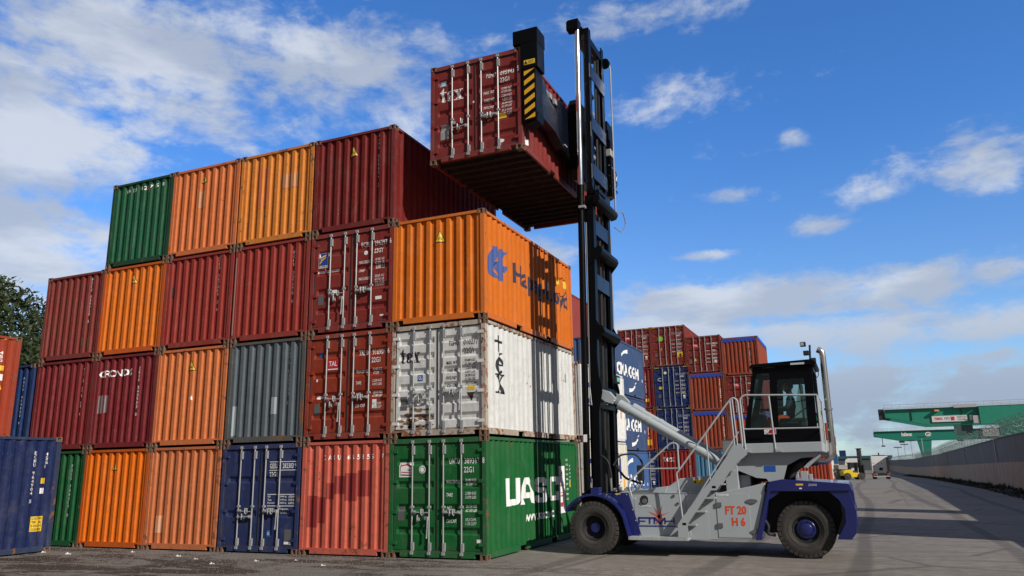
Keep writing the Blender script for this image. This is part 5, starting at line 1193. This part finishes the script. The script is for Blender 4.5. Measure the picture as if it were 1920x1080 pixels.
# ------------------------------------------------------------------ gantry cranes beyond the wall
gr1, gr2 = mat('crane_green', (.018, .25, .165), .5, fade=.1, bump=0), mat('crane_green_dark', (.01, .21, .145), .5, fade=.1, bump=0)
pale = plain('pale_grey', (.45, .45, .45), .6)
def crane(label, y, x0, x1, top, bot, kx, m, legs, G):
    g = root('gantry_crane', label, 'gantry crane', (legs[0], y, gz(y)), group='green gantry cranes beyond the wall'); O = (-legs[0], -y, -gz(y))
    for k, yy in enumerate((y, y+11)):
        obj('girder', PR([(x0, top), (x1, top), (x1, bot), (kx, bot-.15), (x0+1.5, bot+1.7), (x0, bot+2.0)], yy, yy+2.0), m, g, O)
    rl = bmesh.new()
    for yy in (y-.3, y+13.2):
        tube(rl, [(x0, yy, top+1.05), (x1, yy, top+1.05)], .06, 5); tube(rl, [(x0, yy, top+.55), (x1, yy, top+.55)], .04, 5)
        n = int((x1-x0)/1.8)
        for i in range(n): xx = x0+i*1.8; tube(rl, [(xx, yy, top), (xx, yy, top+1.05)], .05, 5)
        box(rl, x0, x1, yy-.3, yy+.29, top-.12, top-.001) if yy < y else None
    obj('walkway_rail', rl, pale, g, O)
    for xl in legs:
        for yy in (y+.2, y+11.2): obj('leg', PR([(xl-2.3, bot-.1), (xl+2.3, bot-.1), (xl+.9, gz(y)+.8), (xl-.6, gz(y)+.8)], yy, yy+1.5), m, g, O)
        obj('leg_tie', BM((xl-.6, xl+.9, y+1.8, y+11.1, gz(y)+.8, gz(y)+2.0)), m, g, O)
    obj('end_tie', BM((x0+.6, x0+1.8, y+2.01, y+10.99, bot+2.2, top-.3)), m, g, O)
    return g, O
g1, O1 = crane('Nearer green gantry crane with an advertising strip on its girder', 200, 14.4, 75, 14.5, 10.5, 24.0, gr1, (52,), 1)
obj('machinery', BM((13.0, 14.3, 200.3, 202, 12.0, 14.6)), plain('dark_machinery', (.04, .035, .04)), g1, O1); obj('machinery', BM((34.6, 75, 198.6, 199.7, 10.2, 14.2)), gr1, g1, O1)
obj('trolley', BM((29.5, 34.3, 198.9, 199.69, 14.2, 14.9), (33.2, 34.5, 198.8, 199.7, 10.4, 12.2)), pale, g1, O1)
obj('operator_cabin', BM((29.5, 33.0, 200, 205, 7.9, 10.2)), plain('dark_cabin', (.05, .10, .09)), g1, O1)
sgm = bmesh.new(); box(sgm, 24.6, 32.1, 199.75, 199.95, 11.0, 12.4); box(sgm, 33.0-.6+.2, 33.15, 199.75, 199.95, 11.2, 12.4); obj('sign_board', sgm, plain('sign_white', (.75, .73, .72)), g1, O1)
def sgt(it, m, y_, g, O):
    b = shapes(it)
    for v in b.verts: v.co.y = y_
    obj('lettering', b, m, g, O)
sgt([('t', 'TERMINAL', 25.1, 11.45, .6, 1.8, .03), ('r', 28.6, 29.4, 11.25, 12.15)], plain('sign_red', (.6, .04, .03)), 199.74, g1, O1)
sgt([('t', 'PORTO', 27.3, 11.45, .6, 1.1), ('t', 'SERVIZI', 30.0, 11.8, .4, 1.9), ('t', 'CONTAINER', 30.0, 11.2, .4, 1.9)], plain('sign_grey', (.1, .1, .12)), 199.74, g1, O1)
for xx in (25.3, 39.8): obj('floodlight', BM((xx, xx+1.0, 198.9, 199.9, 13.5, 13.9)), plain('amber_lamp', (.8, .35, .15)), g1, O1)
for xx in (20.2, 31.): obj('cable_run', BM((xx, xx+.14, 199.8, 199.99, 11.6, 14.0)), plain('dark_machinery', (.04, .035, .04)), g1, O1)
g2, O2 = crane('Farther green gantry crane with a round white emblem on its girder, its leg in view', 350, 14.2, 150, 14.3, 10.4, 25., gr2, (33.2, 110), 2)
sgt([('t', 'künz', 24.6, 12.0, 1.5, 4.0, .05), ('o', 34.5, 12.6, 1.0, .7, .35), ('r', 34.2, 35.6, 12.3, 12.7)], white_ink, 349.9, g2, O2)
obj('spreader_frame', TB([(17.2, 352, 11.6), (17.2, 352, 8.6)], .12, 6), dark, g2, O2); obj('spreader_frame', BM((16.6, 18.0, 350, 353, 8.0, 8.5)), dark, g2, O2)
for xx in (24.5, 46.): obj('trolley', BM((xx-1, xx+1, 350, 353, 9.4, 10.1)), dark, g2, O2)
obj('machinery', BM((60, 75, 349, 349.9, 10.3, 16.5)), gr2, g2, O2); obj('trolley', BM((54, 59.9, 349.2, 349.9, 11, 14)), pale, g2, O2)
# unseen stacks and tower, added to throw the long shadows over the yard
GO = 'containers beyond the wall outside the frame'
for k in range(5): container('Stacked container beyond the wall, outside the frame, whose shadow crosses the yard', (.2, .04, .03), 20.94, 3.2, k*TZ, group=GO, detail=0)
for k in range(2): container('Low stacked container beyond the wall, outside the frame, between the tall stack and the tower', (.03, .06, .2), 20.94, 9.4, k*TZ, group=GO, detail=0)
tw = root('floodlight_tower', 'Grey floodlight tower beyond the wall, outside the frame', 'floodlight tower', (20.5, 14.2, 0))
obj('shaft', BM((-.75, .75, -.75, .75, 0, 14.5)), pale, tw); obj('platform', BM((-1.4, 1.4, -1.4, 1.4, 14.51, 14.7)), pale, tw); obj('lamp_head', BM((-1.3, 1.3, -1.5, -1.2, 14.71, 15.6)), dark, tw)
# lamp posts far away beyond the wall
for i, (px, y_, zt) in enumerate(((17.6, 230, 5.6), (19.4, 232, 6.4), (21.3, 234, 7.4), (24.2, 236, 8.4))):
    o = root('lamp_post', ['Leftmost thin lamp post beyond the wall', 'Second thin lamp post from the left beyond the wall', 'Third thin lamp post from the left beyond the wall', 'Tallest thin lamp post beyond the wall, left of the crane leg'][i], 'lamp post', (px, y_, gz(y_)), group='lamp posts beyond the wall')
    obj('pole', TB([(0, 0, 0), (0, 0, zt+1.1)], .09, 8), pale, o); obj('lamp_head', BM((-1.0, 1.0, -.2, .2, zt+1.11, zt+1.35)), dark, o)
# far end: dark warehouses / wall closing the yard, low hills
q = root('distant_building', 'Low grey building closing the far end of the yard', 'building', (9, 300, gz(300)))
obj('walls', BM((-14, 9, 0, 20, 0, 4.2)), mat('far_grey', (.08, .09, .10), .8), q); obj('roof', BM((-14.4, 9.4, -.4, 20.4, 4.21, 5.2)), plain('far_teal', (.03, .10, .11)), q)

# ------------------------------------------------------------------ yellow forklift, white tractor unit
ff = root('forklift', 'Yellow forklift with a raised black mast far down the yard', 'forklift', (6.25, 108, gz(108)), .35)
fy = plain('forklift_yellow', (.72, .52, .01), .4)
obj('body', PR([(-1.45, .55), (-1.5, 1.15), (-1.2, 1.35), (-.3, 1.45), (-.1, 1.0), (1.0, .95), (1.0, .4), (-.5, .35), (-.9, .9), (-1.35, .9)], -.8, .8), fy, ff, bevel=.04)
obj('cab', BM((-.35, -.25, -.6, .6, 1.2, 2.3), (.55, .65, -.6, .6, 1.0, 2.3), (-.45, .8, -.7, .7, 2.3, 2.42), (-.3, .6, -.6, .6, .9, 1.25)), dark, ff)
for x_ in (-.95, .95):
    for y_ in (-.95, .75):
        wq = obj('wheel', LA([(.0, 0), (.30, 0), (.34, .02), (.47, .0), (.5, .1), (.47, .2), (.0, .2)], (x_, y_, .5), 'y', 24), tyre_m, ff, smooth=True)
obj('mast', BM((1.12, 1.38, -.55, -.35, .2, 4.3), (1.12, 1.38, .35, .55, .2, 4.3), (1.16, 1.34, -.34, .34, .3, 2.59), (1.18, 1.32, -.34, .34, 3.1, 3.2), (1.18, 1.32, -.37, .37, 2.6, 2.75), (1.18, 1.32, -.37, .37, 3.6, 3.7), (1.0, 1.5, -.6, .6, 4.31, 4.38), (1.2, 1.3, -.1, .1, .3, 3.3)), dark, ff); obj('carriage', BM((1.36, 1.5, -.8, .8, .5, 2.1)), dark, ff)
wt = root('truck_cab', 'White lorry cab partly hidden behind the yellow forklift', 'lorry', (6.5, 118, gz(118)))
obj('cab', PR([(-1.2, .7), (-1.3, 2.0), (-1.1, 2.9), (-.8, 3.1), (.7, 3.1), (.9, 2.9), (1.0, .7)], -1.1, 1.1), plain('truck_white', (.75, .75, .74), .4), wt, bevel=.06); obj('chassis', BM((-1.1, 1.1, -3.4, 1.0, .45, .69)), dark, wt); obj('window', BM((-.7, .3, -1.12, -1.101, 1.7, 2.5), (.45, .8, -1.12, -1.101, 1.7, 2.5)), dark, wt)
for x_ in (-1.15, .85): obj('wheel', LA([(0, 0), (.45, 0), (.5, .15), (.45, .3), (0, .3)], (x_, -2.5, .5), 'x', 20), tyre_m, wt); obj('wheel', LA([(0, 0), (.45, 0), (.5, .15), (.45, .3), (0, .3)], (x_, .3, .5), 'x', 20), tyre_m, wt)
tk = root('tractor_unit', 'White tractor unit seen from behind, driving away beside the wall', 'lorry', (10.15, 116, gz(116)))
tw_ = plain('truck_white_bright', (.88, .88, .87), .4)
cabm = obj('cab', PR([(-1.2, .8), (-1.22, 3.1), (-1.1, 3.35), (1.1, 3.35), (1.22, 3.1), (1.2, .8)], 1.2, 3.4), tw_, tk, bevel=.05)
obj('deflector', BM((.95, 1.21, .3, 1.19, 1.0, 3.2), (-1.21, -1.13, .5, 1.19, 1.0, 3.2)), dark, tk); obj('roof_bar', BM((-.9, .9, 1.4, 1.5, 3.36, 3.5), (-.1, .1, 1.4, 1.5, 3.51, 3.85)), dark, tk)
obj('window', BM((-.15, .35, 1.185, 1.199, 1.25, 1.65)), dark, tk); obj('vents', BM((-.25, -.15, 1.185, 1.199, 2.15, 2.3), (.2, .3, 1.185, 1.199, 2.15, 2.3), (-.95, -.75, 1.185, 1.199, 2.3, 2.36), (-.95, -.75, 1.185, 1.199, 1.8, 1.86)), dark, tk)
obj('chassis', BM((-.45, .45, -2.3, 1.19, .55, .85), (-1.15, 1.15, -2.45, -2.3, .35, .62)), dark, tk); obj('bumper', BM((-1.1, 1.1, -2.5, -2.46, .36, .50)), pale, tk)
for s in (-1, 1):
    obj('tail_light', BM((min(s*.75, s*1.12), max(s*.75, s*1.12), -2.5, -2.46, .66, .86)), plain('tail_red', (.6, .05, .03)), tk)
    for y_ in (-1.6, 2.4): obj('wheel', LA([(0, 0), (.42, 0), (.5, .08), (.5, .45), (.42, .52), (0, .52)], (.66 if s > 0 else -1.18, y_, .5), 'x', 24), tyre_m, tk, smooth=True)
    obj('mudguard', BM((min(s*.66, s*1.2), max(s*.66, s*1.2), -2.2, -1.0, 1.04, 1.10)), dark, tk)
# rusty open box
ob = root('skip', 'Rusty open steel skip on the ground beside the far reefers', 'skip', (5.0, 111, gz(111)))
obj('body', PR([(-1.1, .05), (-1.35, 1.5), (1.2, 1.5), (1.0, .05)], -.9, .9), mat('rusty_skip', (.30, .27, .22), .8, 0, .3, .5), ob); obj('cargo', BM((-1.2, 1.1, -.7, .7, 1.51, 2.1)), mat('pale_cargo', (.6, .56, .5), .8), ob)

# ------------------------------------------------------------------ trees at the left
leafm = bpy.data.materials.new('pine_foliage'); leafm.use_nodes = True; t = NT(leafm.node_tree); p = t.n['Principled BSDF']
oi = t.new('ShaderNodeNewGeometry'); nz = t.noise(oi.outputs['Position'], .9, 4); n3 = t.noise(oi.outputs['Position'], 9, 2)
t.l.new(t.mix(t.m('MULTIPLY', t.m('ADD', nz, n3), .5), (.012, .024, .008), (.05, .075, .02)), p.inputs['Base Color']); p.inputs['Roughness'].default_value = .7
bark = mat('bark', (.07, .05, .035), .9)
def tree_mesh(seed, h, r):
    rn_ = random.Random(seed); bm = bmesh.new(); clumps = []
    for k in range(70):
        a = rn_.random()*6.28; t_ = rn_.random(); z = h*(.12+.84*t_); rr = r*(1-abs(t_-.38)*1.1)*(.35+.65*rn_.random()**.5)
        clumps.append((math.cos(a)*rr, math.sin(a)*rr, z, r*(.20+.16*rn_.random())))
    for cx, cy, cz, cr in clumps:
        for i in range(300):
            u = Vector((rn_.gauss(0, 1), rn_.gauss(0, 1), rn_.gauss(0, 1))).normalized()*cr*(.45+.6*rn_.random()); u.z *= .75
            c = Vector((cx, cy, cz))+u; s = .09+.11*rn_.random(); a_ = Vector((rn_.gauss(0, 1), rn_.gauss(0, 1), rn_.gauss(0, .8))).normalized(); b_ = a_.orthogonal().normalized()
            bm.faces.new([bm.verts.new(c-b_*s*.5), bm.verts.new(c+b_*s*.5), bm.verts.new(c+a_*s*2.0)])
    lb = bmesh.new(); tube(lb, [(0, 0, 0), (.05*h*.1, 0, h*.4), (0, .1, h*.85)], [.35, .24, .08], 8)
    for cx, cy, cz, cr in clumps[:16]: tube(lb, [(0, 0, cz-.18*h*.3-.4), (cx*.5, cy*.5, cz-.3), (cx, cy, cz)], [.12, .07, .03], 5)
    return bm, lb
def tree(x, y, h, r, seed, label):
    g = root('pine_tree', label, 'tree', (x, y, gz(y)), group='dark pines behind the stack'); a, b = tree_mesh(seed, h, r)
    obj('crown', a, leafm, g); obj('trunk', b, bark, g)
tree(-35.6, 18.5, 13.2, 5.0, 1, 'Dark pine tree touching the brownish red container at the end of the stack')
tree(-39.5, 13.5, 13.6, 5.2, 2, 'Dark pine tree at the edge of the photo, tallest behind the containers')
tree(-41, 21, 13.6, 5.2, 3, 'Dark pine tree standing behind the gap between the other two')
tree(-34.0, 12.2, 9.0, 3.6, 4, 'Low dark pine filling the space above the navy blue container')
tree(-45.5, 15, 13.2, 5, 5, 'Dark pine beyond the tallest one, at the frame edge')
# ------------------------------------------------------------------ loose stones and litter
random.seed(8)
bm = bmesh.new()
def stone(bm, x, y, s):
    v = [bm.verts.new((x+s*math.cos(a)*random.uniform(.6, 1), y+s*math.sin(a)*random.uniform(.6, 1), -.002)) for a in (0, 1.2, 2.5, 3.8, 5.1)]
    t_ = bm.verts.new((x+random.uniform(-.3, .3)*s, y+random.uniform(-.3, .3)*s, s*random.uniform(.4, .9)))
    for i in range(5): bm.faces.new((v[i], v[(i+1) % 5], t_))
for k in range(9000):
    x = random.uniform(-14, 5); y = -abs(random.gauss(0, 1.6))-.02 if random.random() < .75 else random.uniform(-7, 0)
    if x > 0 and y > -.2: y = -.3-random.random()
    stone(bm, x, y, random.uniform(.006, .022) if random.random() < .96 else random.uniform(.015, .026))
for k in range(900): stone(bm, random.uniform(-2, 12), random.uniform(-6, 9), random.uniform(.004, .012))
tag(obj('gravel', bm, mat('gravel_stone', (.15, .135, .12), .9, fade=.4, bump=0, scale=6)), 'loose grey gravel and grit scattered on the yard', 'gravel', kind='stuff')
for i, (x, y, s) in enumerate(((-9.6, -.55, .05), (-12.0, -1.2, .06), (-10.9, -1.35, .07), (-7.6, -1.0, .06), (-6.7, -1.35, .05), (-5.0, -1.3, .05), (-5.6, -2.0, .06), (-4.2, -.95, .035), (-3.0, -1.6, .05))):
    bm = bmesh.new(); stone(bm, 0, 0, s); stone(bm, s*1.1, s*.3, s*.5); o = obj('litter_scrap', bm, mat('pale_scrap', (.62, .60, .56), .8), None, (x, y, .002))
    tag(o, 'Small pale scrap lying on the dirt in front of the stack', 'litter', 'pale scraps on the dirt')
# floating crack of doorway: strips of white residue on the asphalt in the foreground
